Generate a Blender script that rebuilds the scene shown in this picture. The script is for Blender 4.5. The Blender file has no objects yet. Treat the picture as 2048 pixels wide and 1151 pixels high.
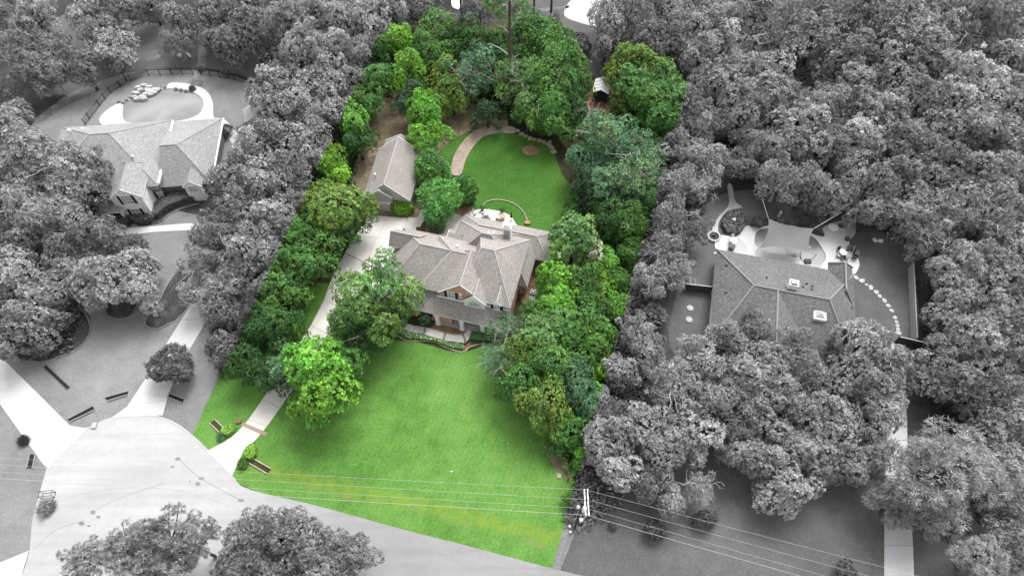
import bpy, bmesh, math, random
import numpy as np
from mathutils import Vector, Matrix
from mathutils.geometry import tessellate_polygon

sc = bpy.context.scene
C = sc.collection
PI = math.pi

# ---------------------------------------------------------------- camera
CAM_H, CAM_PITCH, FPX = 90.0, math.radians(57.6), 1365.0
cd = bpy.data.cameras.new('camera'); cam = bpy.data.objects.new('camera', cd); C.objects.link(cam)
cd.sensor_width = 36.0; cd.lens = 36.0 * FPX / 2048.0; cd.clip_start = 1.0; cd.clip_end = 2000.0
cam.location = (0, 0, CAM_H); cam.rotation_euler = (PI / 2 - CAM_PITCH, 0, 0)
sc.camera = cam
# ---------------------------------------------------------------- sky, sun, exposure
SUN_EL, SUN_AZ = math.radians(58), math.radians(25)      # azimuth clockwise from +Y
w = bpy.data.worlds.new('World'); sc.world = w; w.use_nodes = True
nt = w.node_tree; nt.nodes.clear()
out = nt.nodes.new('ShaderNodeOutputWorld'); bg = nt.nodes.new('ShaderNodeBackground')
sky = nt.nodes.new('ShaderNodeTexSky'); sky.sky_type = 'NISHITA'; sky.sun_disc = False
sky.sun_elevation = SUN_EL; sky.sun_rotation = SUN_AZ; sky.dust_density = 4.0; sky.air_density = 1.0
hs = nt.nodes.new('ShaderNodeHueSaturation'); hs.inputs['Saturation'].default_value = 0.08
nt.links.new(sky.outputs[0], hs.inputs['Color']); nt.links.new(hs.outputs[0], bg.inputs[0])
bg.inputs[1].default_value = 0.15; nt.links.new(bg.outputs[0], out.inputs[0])
sd = bpy.data.lights.new('sun', 'SUN'); sd.energy = 1.3; sd.angle = math.radians(28); sd.color = (1.0, 0.985, 0.96)
sun = bpy.data.objects.new('sun', sd); C.objects.link(sun)
sdir = Vector((math.sin(SUN_AZ) * math.cos(SUN_EL), math.cos(SUN_AZ) * math.cos(SUN_EL), math.sin(SUN_EL)))
sun.rotation_euler = sdir.to_track_quat('Z', 'Y').to_euler(); sun.location = (0, 60, 150)
vs = sc.view_settings; vs.view_transform = 'Standard'; vs.look = 'None'; vs.gamma = 1; vs.use_curve_mapping = False
vs.exposure = 1.3

# ---------------------------------------------------------------- survey: photo pixel -> point of the place at height z
def ray(px, py):
    x = (px - 1024) / FPX; y = (py - 575.5) / FPX
    return Vector((x, math.cos(CAM_PITCH) - y * math.sin(CAM_PITCH), -math.sin(CAM_PITCH) - y * math.cos(CAM_PITCH)))
def at(px, py, z=0.0):
    d = ray(px, py); t = (CAM_H - z) / -d.z
    return Vector((0, 0, CAM_H)) + d * t
def depth(p):
    return p.y * math.cos(CAM_PITCH) - (p.z - CAM_H) * math.sin(CAM_PITCH)
EYE = Vector((0, 0, CAM_H))
def side_plane(a, b, inside):
    n = ray(*a).cross(ray(*b)).normalized()
    if n.dot(at(*inside) - EYE) < 0: n = -n
    return n, n.dot(EYE)
# the plot is bounded by two survey planes; foliage and grass are green between them and silver grey beyond
PLANES = [side_plane((385, 868), (765, 55), (900, 600)), side_plane((1105, 1133), (1376, 165), (900, 600))]

# ---------------------------------------------------------------- materials
def N(t, kind, **kw):
    n = t.nodes.new(kind)
    for k, v in kw.items(): setattr(n, k, v)
    return n
def lot_group():
    g = bpy.data.node_groups.new('plot_colour', 'ShaderNodeTree')
    g.interface.new_socket('Color', in_out='INPUT', socket_type='NodeSocketColor')
    g.interface.new_socket('Color', in_out='OUTPUT', socket_type='NodeSocketColor')
    i = N(g, 'NodeGroupInput'); o = N(g, 'NodeGroupOutput'); L = g.links.new
    geo = N(g, 'ShaderNodeNewGeometry'); oi = N(g, 'ShaderNodeObjectInfo')
    last = oi.outputs['Alpha']
    for n, d in PLANES:
        dp = N(g, 'ShaderNodeVectorMath', operation='DOT_PRODUCT'); L(geo.outputs['Position'], dp.inputs[0]); dp.inputs[1].default_value = n
        gt = N(g, 'ShaderNodeMath', operation='GREATER_THAN'); L(dp.outputs['Value'], gt.inputs[0]); gt.inputs[1].default_value = d
        mu = N(g, 'ShaderNodeMath', operation='MULTIPLY'); L(last, mu.inputs[0]); L(gt.outputs[0], mu.inputs[1]); last = mu.outputs[0]
    bw = N(g, 'ShaderNodeRGBToBW'); L(i.outputs[0], bw.inputs[0])
    mx = N(g, 'ShaderNodeMix', data_type='RGBA'); L(last, mx.inputs[0]); L(bw.outputs[0], mx.inputs[6]); L(i.outputs[0], mx.inputs[7])
    L(mx.outputs[2], o.inputs[0])
    return g
LOT = lot_group()
def noise(t, scale, detail=4, rough=0.55, coord='Object', dist=0.0, vec=None):
    n = N(t, 'ShaderNodeTexNoise'); n.inputs['Scale'].default_value = scale; n.inputs['Detail'].default_value = detail
    n.inputs['Roughness'].default_value = rough; n.inputs['Distortion'].default_value = dist
    if vec is None:
        tc = N(t, 'ShaderNodeTexCoord'); vec = tc.outputs[coord]
    t.links.new(vec, n.inputs['Vector']); return n.outputs['Fac']
def ramp(t, fac, stops, interp='LINEAR'):
    r = N(t, 'ShaderNodeValToRGB'); e = r.color_ramp.elements; r.color_ramp.interpolation = interp
    while len(e) < len(stops): e.new(0.5)
    for k, (p, c) in enumerate(stops):
        e[k].position = p; e[k].color = (c, c, c, 1) if isinstance(c, (int, float)) else (*c, 1)
    t.links.new(fac, r.inputs[0]); return r.outputs[0]
def mixc(t, fac, a, b, mode='MIX'):
    m = N(t, 'ShaderNodeMix', data_type='RGBA', blend_type=mode)
    for s, v in ((0, fac), (6, a), (7, b)):
        if isinstance(v, (int, float)): m.inputs[s].default_value = v if s == 0 else (v, v, v, 1)
        elif isinstance(v, tuple): m.inputs[s].default_value = (*v, 1)
        else: t.links.new(v, m.inputs[s])
    return m.outputs[2]
def base(name, rough=0.9, spec=0.2):
    m = bpy.data.materials.new(name); m.use_nodes = True
    b = m.node_tree.nodes['Principled BSDF']; b.inputs['Roughness'].default_value = rough
    b.inputs['Specular IOR Level'].default_value = spec
    return m, m.node_tree, b
def bump(t, b, h, strength=0.4, dist=0.05):
    n = N(t, 'ShaderNodeBump'); n.inputs['Strength'].default_value = strength; n.inputs['Distance'].default_value = dist
    t.links.new(h, n.inputs['Height']); t.links.new(n.outputs[0], b.inputs['Normal'])
KA = 0.70
def plain(name, col, rough=0.7, var=0.12, scale=3.0, spec=0.3, lot=False, metal=0.0):
    col = tuple(x * KA for x in col) if isinstance(col, tuple) else col * KA
    m, t, b = base(name, rough, spec); b.inputs['Metallic'].default_value = metal
    if isinstance(col, (int, float)): col = (col, col, col)
    f = noise(t, scale, 5, 0.6)
    c = mixc(t, f, tuple(x * (1 - var) for x in col), tuple(min(1, x * (1 + var)) for x in col))
    if lot:
        g = N(t, 'ShaderNodeGroup', node_tree=LOT); t.links.new(c, g.inputs[0]); c = g.outputs[0]
    t.links.new(c, b.inputs['Base Color']); return m
def grounds(name, cols, patch=(0.05, 0.35, 2.2), weights=(0.5, 0.3, 0.2), extra=None, lot=True, bmp=0.5):
    """lawns, litter and beds: noise of three sizes between three colours, fine relief"""
    m, t, b = base(name, 0.95, 0.1)
    a = noise(t, patch[0], 3, 0.5, dist=0.6); c = noise(t, patch[1], 5, 0.65, dist=0.3); d = noise(t, patch[2], 6, 0.75)
    def mul(x, k):
        q = N(t, 'ShaderNodeMath', operation='MULTIPLY'); t.links.new(x, q.inputs[0]); q.inputs[1].default_value = k; return q.outputs[0]
    def add(x, y):
        q = N(t, 'ShaderNodeMath', operation='ADD'); t.links.new(x, q.inputs[0]); t.links.new(y, q.inputs[1]); return q.outputs[0]
    f = add(add(mul(a, weights[0]), mul(c, weights[1])), mul(d, weights[2]))
    col = ramp(t, f, [(0.36, cols[0]), (0.5, cols[1]), (0.64, cols[2])])
    fine = noise(t, 4.5, 4, 0.85)
    col = mixc(t, 1.0, col, ramp(t, fine, [(0.3, 0.72), (0.7, 1.25)]), 'MULTIPLY')
    if extra: col = extra(t, col)
    if lot:
        g = N(t, 'ShaderNodeGroup', node_tree=LOT); t.links.new(col, g.inputs[0]); col = g.outputs[0]
    t.links.new(col, b.inputs['Base Color']); bump(t, b, fine, bmp, 0.08); return m
def band(t, p0, p1, width):
    """a soft strip along the line p0-p1 in world space, 1 on the line"""
    geo = N(t, 'ShaderNodeNewGeometry'); d = (Vector(p1) - Vector(p0)).normalized(); n = Vector((-d.y, d.x, 0))
    wob = noise(t, 0.12, 3, 0.5)
    dp = N(t, 'ShaderNodeVectorMath', operation='DOT_PRODUCT'); t.links.new(geo.outputs['Position'], dp.inputs[0]); dp.inputs[1].default_value = n
    s = N(t, 'ShaderNodeMath', operation='SUBTRACT'); t.links.new(dp.outputs['Value'], s.inputs[0]); s.inputs[1].default_value = n.dot(Vector(p0)) - 1.0
    k = N(t, 'ShaderNodeMath', operation='MULTIPLY_ADD'); t.links.new(wob, k.inputs[0]); k.inputs[1].default_value = -2.0; t.links.new(s.outputs[0], k.inputs[2])
    ab = N(t, 'ShaderNodeMath', operation='ABSOLUTE'); t.links.new(k.outputs[0], ab.inputs[0])
    mr = N(t, 'ShaderNodeMapRange'); mr.interpolation_type = 'SMOOTHSTEP'; t.links.new(ab.outputs[0], mr.inputs[0])
    mr.inputs[1].default_value = 0; mr.inputs[2].default_value = width; mr.inputs[3].default_value = 1; mr.inputs[4].default_value = 0
    return mr.outputs[0]

def mow(t, col):
    tc = N(t, 'ShaderNodeTexCoord'); mp = N(t, 'ShaderNodeMapping'); t.links.new(tc.outputs['Object'], mp.inputs[0]); mp.inputs['Rotation'].default_value[2] = math.radians(20)
    wv = N(t, 'ShaderNodeTexWave'); wv.inputs['Scale'].default_value = 0.45; wv.inputs['Distortion'].default_value = 2.5; wv.inputs['Detail'].default_value = 3; wv.inputs['Detail Scale'].default_value = 0.8; t.links.new(mp.outputs[0], wv.inputs['Vector'])
    col = mixc(t, 1.0, col, ramp(t, wv.outputs['Fac'], [(0, 0.97), (1, 1.03)]), 'MULTIPLY')
    col = mixc(t, ramp(t, noise(t, 1.3, 5, 0.8), [(0.58, 0.0), (0.72, 0.55)]), col, (0.16, 0.17, 0.06))
    return mixc(t, 1.0, col, ramp(t, noise(t, 5.0, 2, 0.9), [(0.32, 0.82), (0.68, 1.18)]), 'MULTIPLY')
def ditch_extra(t, col):
    col = mow(t, col)
    f = band(t, at(560, 945), at(1140, 1080), 1.5)
    n = noise(t, 0.9, 6, 0.75)
    f2 = N(t, 'ShaderNodeMath', operation='MULTIPLY'); t.links.new(f, f2.inputs[0]); t.links.new(ramp(t, n, [(0.40, 0.05), (0.62, 0.75)]), f2.inputs[1])
    col = mixc(t, f2.outputs[0], col, (0.15, 0.19, 0.02))
    f3 = band(t, at(600, 968), at(1120, 1095), 0.7)
    f4 = N(t, 'ShaderNodeMath', operation='MULTIPLY'); t.links.new(f3, f4.inputs[0]); t.links.new(ramp(t, noise(t, 0.3, 5, 0.7), [(0.52, 0.0), (0.66, 0.6)]), f4.inputs[1])
    return mixc(t, f4.outputs[0], col, (0.19, 0.16, 0.08))
M = {}
M['front_lawn'] = grounds('front_lawn_grass', [(0.042, 0.108, 0.018), (0.080, 0.180, 0.036), (0.125, 0.235, 0.060)], (0.05, 0.45, 2.6), (0.42, 0.28, 0.30), ditch_extra)
M['back_lawn'] = grounds('back_lawn_grass', [(0.030, 0.085, 0.014), (0.046, 0.118, 0.020), (0.075, 0.158, 0.032)], (0.07, 0.5, 2.6), (0.4, 0.3, 0.3), mow)
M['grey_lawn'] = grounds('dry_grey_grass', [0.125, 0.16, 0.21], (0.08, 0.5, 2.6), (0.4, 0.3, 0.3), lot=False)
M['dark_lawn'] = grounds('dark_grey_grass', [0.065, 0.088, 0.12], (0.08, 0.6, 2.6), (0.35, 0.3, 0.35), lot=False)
M['floor'] = grounds('forest_floor', [(0.018, 0.02, 0.010), (0.04, 0.04, 0.02), (0.075, 0.07, 0.04)], (0.06, 0.4, 2.0))
M['dirt'] = grounds('bare_dirt', [(0.06, 0.075, 0.03), (0.16, 0.125, 0.085), (0.36, 0.29, 0.21)], (0.12, 0.5, 2.0), (0.45, 0.35, 0.2))
M['litter'] = grounds('pale_litter', [0.06, 0.12, 0.3], (0.1, 0.5, 2.5), (0.4, 0.3, 0.3), lot=False)
M['mulch'] = grounds('red_mulch', [(0.10, 0.06, 0.038), (0.19, 0.115, 0.075), (0.29, 0.20, 0.14)], (0.3, 1.2, 4.0), (0.3, 0.3, 0.4))
M['bed'] = grounds('dark_bed_soil', [0.025, 0.05, 0.11], (0.3, 1.0, 3.0), (0.3, 0.35, 0.35), lot=False)

def concrete(name, col, stain=0.12, tint=(1, 1, 1), big=0.05):
    m, t, b = base(name, 0.85, 0.25); col *= KA
    a = noise(t, big, 4, 0.6, dist=0.8); c = noise(t, 0.9, 6, 0.7); d = noise(t, 14, 3, 0.8)
    oi = N(t, 'ShaderNodeObjectInfo')
    k = ramp(t, a, [(0.35, 1 - stain), (0.65, 1.0)]); k2 = ramp(t, c, [(0.3, 1 - stain * 0.6), (0.6, 1.0)]); k3 = ramp(t, d, [(0.3, 0.93), (0.7, 1.05)])
    colr = mixc(t, 1.0, mixc(t, 1.0, tuple(col * x for x in tint), k, 'MULTIPLY'), k2, 'MULTIPLY'); colr = mixc(t, 1.0, colr, k3, 'MULTIPLY')
    colr = mixc(t, 1.0, colr, ramp(t, oi.outputs['Random'], [(0, 0.93), (1, 1.04)]), 'MULTIPLY')
    t.links.new(colr, b.inputs['Base Color']); bump(t, b, d, 0.15, 0.01); return m, t, b, colr
def street_mat():
    m, t, b, colr = concrete('worn_street_concrete', 0.52, 0.15)
    geo = N(t, 'ShaderNodeNewGeometry'); sp = N(t, 'ShaderNodeSeparateXYZ'); t.links.new(geo.outputs['Position'], sp.inputs[0])
    mr = N(t, 'ShaderNodeMapRange'); mr.interpolation_type = 'SMOOTHSTEP'; t.links.new(sp.outputs[0], mr.inputs[0])
    mr.inputs[1].default_value = -44; mr.inputs[2].default_value = -14; mr.inputs[3].default_value = 0; mr.inputs[4].default_value = 1
    # street colour darkens smoothly from the bulb rightwards along the road
    colr = mixc(t, 1.0, colr, ramp(t, mr.outputs[0], [(0, 1.0), (1, 0.66)]), 'MULTIPLY')
    tc = N(t, 'ShaderNodeTexCoord'); mp = N(t, 'ShaderNodeMapping'); t.links.new(tc.outputs['Object'], mp.inputs[0])
    mp.inputs['Rotation'].default_value[2] = math.radians(14); mp.inputs['Scale'].default_value = (0.03, 0.7, 1)
    st = noise(t, 1.0, 5, 0.65, vec=mp.outputs[0])
    colr = mixc(t, 1.0, colr, ramp(t, st, [(0.35, 0.88), (0.6, 1.0)]), 'MULTIPLY')
    t.links.new(colr, b.inputs['Base Color']); return m
M['street'] = street_mat()
M['stain'] = concrete('stained_street_patch', 0.26, 0.2)[0]
M['seam'] = concrete('street_seam', 0.37, 0.15)[0]
M['white_concrete'] = concrete('pale_concrete', 0.64, 0.14)[0]
M['pink_concrete'] = concrete('buff_concrete', 0.80, 0.12, (1.0, 0.955, 0.90), 0.2)[0]
M['court_concrete'] = concrete('stained_court_concrete', 0.72, 0.2, (1.0, 0.96, 0.90), 0.25)[0]
M['old_concrete'] = concrete('weathered_concrete', 0.55, 0.2)[0]
M['brick_band'] = plain('brick_band', (0.36, 0.26, 0.21), 0.85, 0.25, 6)
M['stone_path'] = grounds('crushed_stone_path', [(0.16, 0.13, 0.10), (0.30, 0.25, 0.20), (0.42, 0.36, 0.29)], (0.6, 2.0, 5.0), (0.3, 0.3, 0.4))
M['flagstone'] = plain('buff_flagstone', (0.42, 0.37, 0.27), 0.85, 0.3, 1.2)
M['grey_stone'] = plain('pale_grey_stone', 0.48, 0.8, 0.35, 1.6)
M['edging'] = plain('edging_stone', (0.52, 0.45, 0.36), 0.85, 0.3, 2.0)
M['grey_edging'] = plain('grey_edging_stone', 0.27, 0.85, 0.3, 2.0)

def shingle(name, cols, scale=1.0, contrast=1.0):
    cols = [tuple(x * KA for x in c) for c in cols]
    m, t, b = base(name, 0.92, 0.15)
    uv = N(t, 'ShaderNodeUVMap'); mp = N(t, 'ShaderNodeMapping'); t.links.new(uv.outputs[0], mp.inputs[0]); mp.inputs['Scale'].default_value = (1, 2.0, 1)
    br = N(t, 'ShaderNodeTexBrick'); t.links.new(uv.outputs[0], br.inputs['Vector'])
    br.inputs['Scale'].default_value = 1.0; br.inputs['Brick Width'].default_value = 0.34; br.inputs['Row Height'].default_value = 0.19
    br.inputs['Mortar Size'].default_value = 0.012; br.inputs['Bias'].default_value = 0.0
    br.inputs['Color1'].default_value = (*cols[0], 1); br.inputs['Color2'].default_value = (*cols[2], 1); br.inputs['Mortar'].default_value = (*[x * 0.6 for x in cols[0]], 1)
    f = noise(t, 3.2 * scale, 3, 0.7, vec=mp.outputs[0]); g = noise(t, 0.25, 4, 0.6)
    c = ramp(t, f, [(0.40, cols[0]), (0.5, cols[1]), (0.60, cols[2])])
    c = mixc(t, 0.45, c, br.outputs['Color'])
    c = mixc(t, 1.0, c, ramp(t, g, [(0.3, 0.88), (0.7, 1.08)]), 'MULTIPLY')
    t.links.new(c, b.inputs['Base Color']); bump(t, b, f, 0.5, 0.04); return m
M['main_shingle'] = shingle('grey_brown_shingle', [(0.235, 0.217, 0.205), (0.345, 0.321, 0.304), (0.46, 0.428, 0.407)])
M['garage_shingle'] = shingle('mottled_garage_shingle', [(0.27, 0.245, 0.235), (0.35, 0.322, 0.308), (0.43, 0.40, 0.385)], 1.2)
M['left_shingle'] = shingle('pale_grey_shingle', [(0.22,) * 3, (0.34,) * 3, (0.45,) * 3])
M['right_shingle'] = shingle('charcoal_shingle', [(0.095,) * 3, (0.16,) * 3, (0.235,) * 3], 0.8)
M['ridge_main'] = plain('ridge_cap_grey', (0.45, 0.43, 0.42), 0.9, 0.15, 4)
M['ridge_right'] = plain('ridge_cap_pale', 0.25, 0.9, 0.2, 4)
M['ridge_left'] = plain('ridge_cap_mid', 0.36, 0.9, 0.2, 4)
def brick(name, c1, c2, mortar):
    m, t, b = base(name, 0.9, 0.2)
    uv = N(t, 'ShaderNodeUVMap'); br = N(t, 'ShaderNodeTexBrick'); t.links.new(uv.outputs[0], br.inputs['Vector'])
    br.inputs['Scale'].default_value = 1.0; br.inputs['Brick Width'].default_value = 0.24; br.inputs['Row Height'].default_value = 0.085; br.inputs['Mortar Size'].default_value = 0.01
    br.inputs['Color1'].default_value = (*c1, 1); br.inputs['Color2'].default_value = (*c2, 1); br.inputs['Mortar'].default_value = (*mortar, 1)
    c = mixc(t, 1.0, br.outputs['Color'], ramp(t, noise(t, 1.5, 4), [(0.3, 0.8), (0.7, 1.15)]), 'MULTIPLY')
    t.links.new(c, b.inputs['Base Color']); return m
M['red_brick'] = brick('red_brick', (0.38, 0.16, 0.105), (0.52, 0.24, 0.165), (0.55, 0.47, 0.42))
M['pale_brick'] = brick('pale_grey_brick', (0.62,) * 3, (0.74,) * 3, (0.75,) * 3)
M['dark_brick'] = brick('dark_grey_brick', (0.09,) * 3, (0.15,) * 3, (0.2,) * 3)
M['white_trim'] = plain('white_trim', (0.98, 0.98, 0.97), 0.5, 0.05, 2)
M['garage_siding'] = plain('pale_sage_siding', (0.50, 0.52, 0.49), 0.7, 0.06, 2)
M['garage_door'] = plain('pale_door_panel', (0.58, 0.58, 0.56), 0.6, 0.05, 2)
M['shutter'] = plain('black_shutter', (0.03, 0.03, 0.032), 0.5, 0.1)
M['glass'] = plain('window_glass', (0.16, 0.17, 0.18), 0.08, 0.3, 1.0, 0.6)
M['pale_glass'] = plain('pale_window_glass', 0.45, 0.15, 0.2, 1.0, 0.6)
M['dark_metal'] = plain('black_metal', (0.02, 0.02, 0.02), 0.45, 0.1)
M['wire'] = plain('wire', 0.45, 0.6, 0.05)
M['rope'] = plain('pale_cable', 0.5, 0.5, 0.05)
M['dark_rope'] = plain('grey_cable', 0.45, 0.5, 0.05)
M['ac_case'] = plain('ac_case', (0.42, 0.42, 0.41), 0.5, 0.1)
M['wood_grey'] = plain('weathered_boards', 0.42, 0.85, 0.3, 2)
M['wood_dark'] = plain('dark_boards', 0.07, 0.85, 0.3, 2)
M['pole_wood'] = plain('dark_pole_wood', 0.06, 0.85, 0.2, 2)
M['sail'] = plain('shade_cloth', 0.155, 0.8, 0.06, 0.6)
M['white_plastic'] = plain('white_plastic', 0.7, 0.4, 0.04)
M['terracotta'] = plain('terracotta', (0.38, 0.22, 0.15), 0.8, 0.15)
M['bronze_chair'] = plain('tan_cushion', (0.50, 0.38, 0.27), 0.7, 0.15)
M['slot_dark'] = plain('dark_hollow', 0.015, 0.95, 0.2)  # near-black colour on flat strips paints the dark inside of open slots
M['grey_wicker'] = plain('dark_wicker', 0.06, 0.7, 0.2)
M['bark'] = plain('bark', (0.075, 0.062, 0.05), 0.95, 0.3, 3, lot=True)
M['pale_bark'] = plain('pale_lichen_bark', (0.46, 0.45, 0.41), 0.95, 0.25, 3, lot=True)
M['pine_bark'] = plain('pine_bark', (0.12, 0.085, 0.065), 0.95, 0.3, 3, lot=True)
def water(name, shallow, deep, scale):
    m, t, b = base(name, 0.22, 0.25)
    f = noise(t, scale, 2, 0.5, dist=0.5); c = mixc(t, ramp(t, f, [(0.35, 0), (0.65, 1)]), deep, shallow)
    t.links.new(c, b.inputs['Base Color']); bump(t, b, noise(t, 3.0, 3, 0.5), 0.08, 0.03); return m
M['water_left'] = water('pool_water_pale', (0.235,) * 3, (0.165,) * 3, 0.16)
M['water_right'] = water('pool_water_dark', (0.11,) * 3, (0.075,) * 3, 0.2)
def leaf(name, spec=0.4, rough=0.42, flower=None):
    m, t, b = base(name, rough, spec); L = t.links.new
    oi = N(t, 'ShaderNodeObjectInfo'); a = N(t, 'ShaderNodeAttribute'); a.attribute_name = 'tone'
    hue = N(t, 'ShaderNodeAttribute'); hue.attribute_name = 'tint'
    c = mixc(t, 1.0, oi.outputs['Color'], ramp(t, a.outputs['Fac'], [(0, 0.75), (0.5, 1.5), (1, 2.9)]), 'MULTIPLY')
    # some sprays lean yellow, others blue, as leaves of one crown do
    c = mixc(t, 1.0, c, ramp(t, hue.outputs['Fac'], [(0, (0.8, 0.98, 1.15)), (0.5, (1, 1, 1)), (1, (1.35, 1.04, 0.7))]), 'MULTIPLY')
    if flower:
        gt = N(t, 'ShaderNodeMath', operation='GREATER_THAN'); L(hue.outputs['Fac'], gt.inputs[0]); gt.inputs[1].default_value = flower
        c = mixc(t, gt.outputs[0], c, (0.6, 0.6, 0.5))
    g = N(t, 'ShaderNodeGroup', node_tree=LOT); L(c, g.inputs[0]); L(g.outputs[0], b.inputs['Base Color'])
    tr = N(t, 'ShaderNodeBsdfTranslucent'); L(g.outputs[0], tr.inputs['Color'])
    mx = N(t, 'ShaderNodeMixShader'); mx.inputs[0].default_value = 0.25; L(b.outputs[0], mx.inputs[1]); L(tr.outputs[0], mx.inputs[2])
    L(mx.outputs[0], t.nodes['Material Output'].inputs[0]); return m
M['leaf'] = leaf('leaf'); M['flower_leaf'] = leaf('flowering_leaf', flower=0.93); M['bloom_leaf'] = leaf('blooming_leaf', flower=0.68)

# ---------------------------------------------------------------- mesh builder and tagging
class MB:
    def __init__(s): s.v = []; s.f = []; s.m = []; s.uv = []
    def face(s, pts, mi=0, uv=None):
        b = len(s.v); s.v += [tuple(p) for p in pts]; s.f.append(tuple(range(b, b + len(pts)))); s.m.append(mi)
        if uv is None:
            P = [Vector(p) for p in pts]; n = (P[1] - P[0]).cross(P[2] - P[0])
            if n.length < 1e-9: n = Vector((0, 0, 1))
            n.normalize(); a = Vector((-n.y, n.x, 0))
            a = a.normalized() if a.length > 1e-3 else Vector((1, 0, 0)); c = n.cross(a)
            uv = [(p.dot(a), p.dot(c)) for p in P]
        s.uv += list(uv); return s
    def box(s, a, b, mi=0, M4=None):
        x0, y0, z0 = a; x1, y1, z1 = b
        P = [Vector(p) for p in ((x0, y0, z0), (x1, y0, z0), (x1, y1, z0), (x0, y1, z0), (x0, y0, z1), (x1, y0, z1), (x1, y1, z1), (x0, y1, z1))]
        if M4 is not None: P = [M4 @ p for p in P]
        for q in ((0, 3, 2, 1), (4, 5, 6, 7), (0, 1, 5, 4), (1, 2, 6, 5), (2, 3, 7, 6), (3, 0, 4, 7)): s.face([P[i] for i in q], mi)
        return s
    def prism(s, poly, z0, z1, mi=0, top=None, mside=None):
        n = len(poly); ar = sum(poly[i][0] * poly[(i + 1) % n][1] - poly[(i + 1) % n][0] * poly[i][1] for i in range(n))
        if ar < 0: poly = poly[::-1]
        for i in range(n):
            a, b = poly[i], poly[(i + 1) % n]; s.face([(a[0], a[1], z0), (b[0], b[1], z0), (b[0], b[1], z1), (a[0], a[1], z1)], mi if mside is None else mside)
        for tri in tessellate_polygon([[Vector((p[0], p[1], 0)) for p in poly]]):
            t = [poly[i] for i in tri]
            if (t[1][0] - t[0][0]) * (t[2][1] - t[0][1]) - (t[1][1] - t[0][1]) * (t[2][0] - t[0][0]) < 0: t = t[::-1]
            s.face([(p[0], p[1], z1) for p in t], mi, [(p[0], p[1]) for p in t])
        return s
    def tube(s, pts, rad, n=6, mi=0, cap=True):
        pts = [Vector(p) for p in pts]; rad = rad if isinstance(rad, (list, tuple)) else [rad] * len(pts); rings = []
        for i, p in enumerate(pts):
            d = (pts[min(i + 1, len(pts) - 1)] - pts[max(i - 1, 0)]).normalized()
            a = d.orthogonal().normalized() if abs(d.z) > 0.95 else d.cross(Vector((0, 0, 1))).normalized(); c = d.cross(a)
            rings.append([p + (a * math.cos(2 * PI * k / n) + c * math.sin(2 * PI * k / n)) * rad[i] for k in range(n)])
        for r0, r1 in zip(rings, rings[1:]):
            for k in range(n): s.face([r0[k], r0[(k + 1) % n], r1[(k + 1) % n], r1[k]][::-1], mi)
        if cap: s.face(rings[0], mi); s.face(rings[-1][::-1], mi)
        return s
    def cyl(s, c, r, z0, z1, n=16, mi=0, r1=None):
        r1 = r if r1 is None else r1; A = [(c[0] + r * math.cos(2 * PI * k / n), c[1] + r * math.sin(2 * PI * k / n), z0) for k in range(n)]
        B = [(c[0] + r1 * math.cos(2 * PI * k / n), c[1] + r1 * math.sin(2 * PI * k / n), z1) for k in range(n)]
        for k in range(n): s.face([A[k], A[(k + 1) % n], B[(k + 1) % n], B[k]], mi)
        s.face(B, mi); s.face(A[::-1], mi); return s
    def build(s, name, mats, parent=None, smooth=False):
        me = bpy.data.meshes.new(name); me.from_pydata(s.v, [], s.f)
        mats = mats if isinstance(mats, (list, tuple)) else [mats]
        for m in mats: me.materials.append(M[m] if isinstance(m, str) else m)
        me.polygons.foreach_set('material_index', s.m)
        uvl = me.uv_layers.new(name='UVMap'); uvl.data.foreach_set('uv', [c for p in s.uv for c in p])
        if smooth: me.polygons.foreach_set('use_smooth', [True] * len(s.f))
        me.update(); o = bpy.data.objects.new(name, me); C.objects.link(o)
        if parent: o.parent = parent
        return o
def tag(o, label=None, cat=None, group=None, kind=None):
    if label: o['label'] = label
    if cat: o['category'] = cat
    if group: o['group'] = group
    if kind: o['kind'] = kind
    return o
def thing(name, label, cat, loc=(0, 0, 0), rotz=0.0, group=None):
    o = bpy.data.objects.new(name, None); C.objects.link(o); o.empty_display_size = 0.5
    o.location = loc; o.rotation_euler = (0, 0, rotz); return tag(o, label, cat, group)
def dup(root, loc, rotz=0.0, label=None, scale=None):
    r = root.copy(); C.objects.link(r); r.location = loc; r.rotation_euler = (0, 0, rotz)
    if label: r['label'] = label
    if scale: r.scale = scale
    for ch in list(root.children):
        c = ch.copy(); C.objects.link(c); c.parent = r
        for g in list(ch.children):
            d = g.copy(); C.objects.link(d); d.parent = c
    return r
def part(name, me, parent):
    o = bpy.data.objects.new(name, me); C.objects.link(o); o.parent = parent; return o

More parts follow.
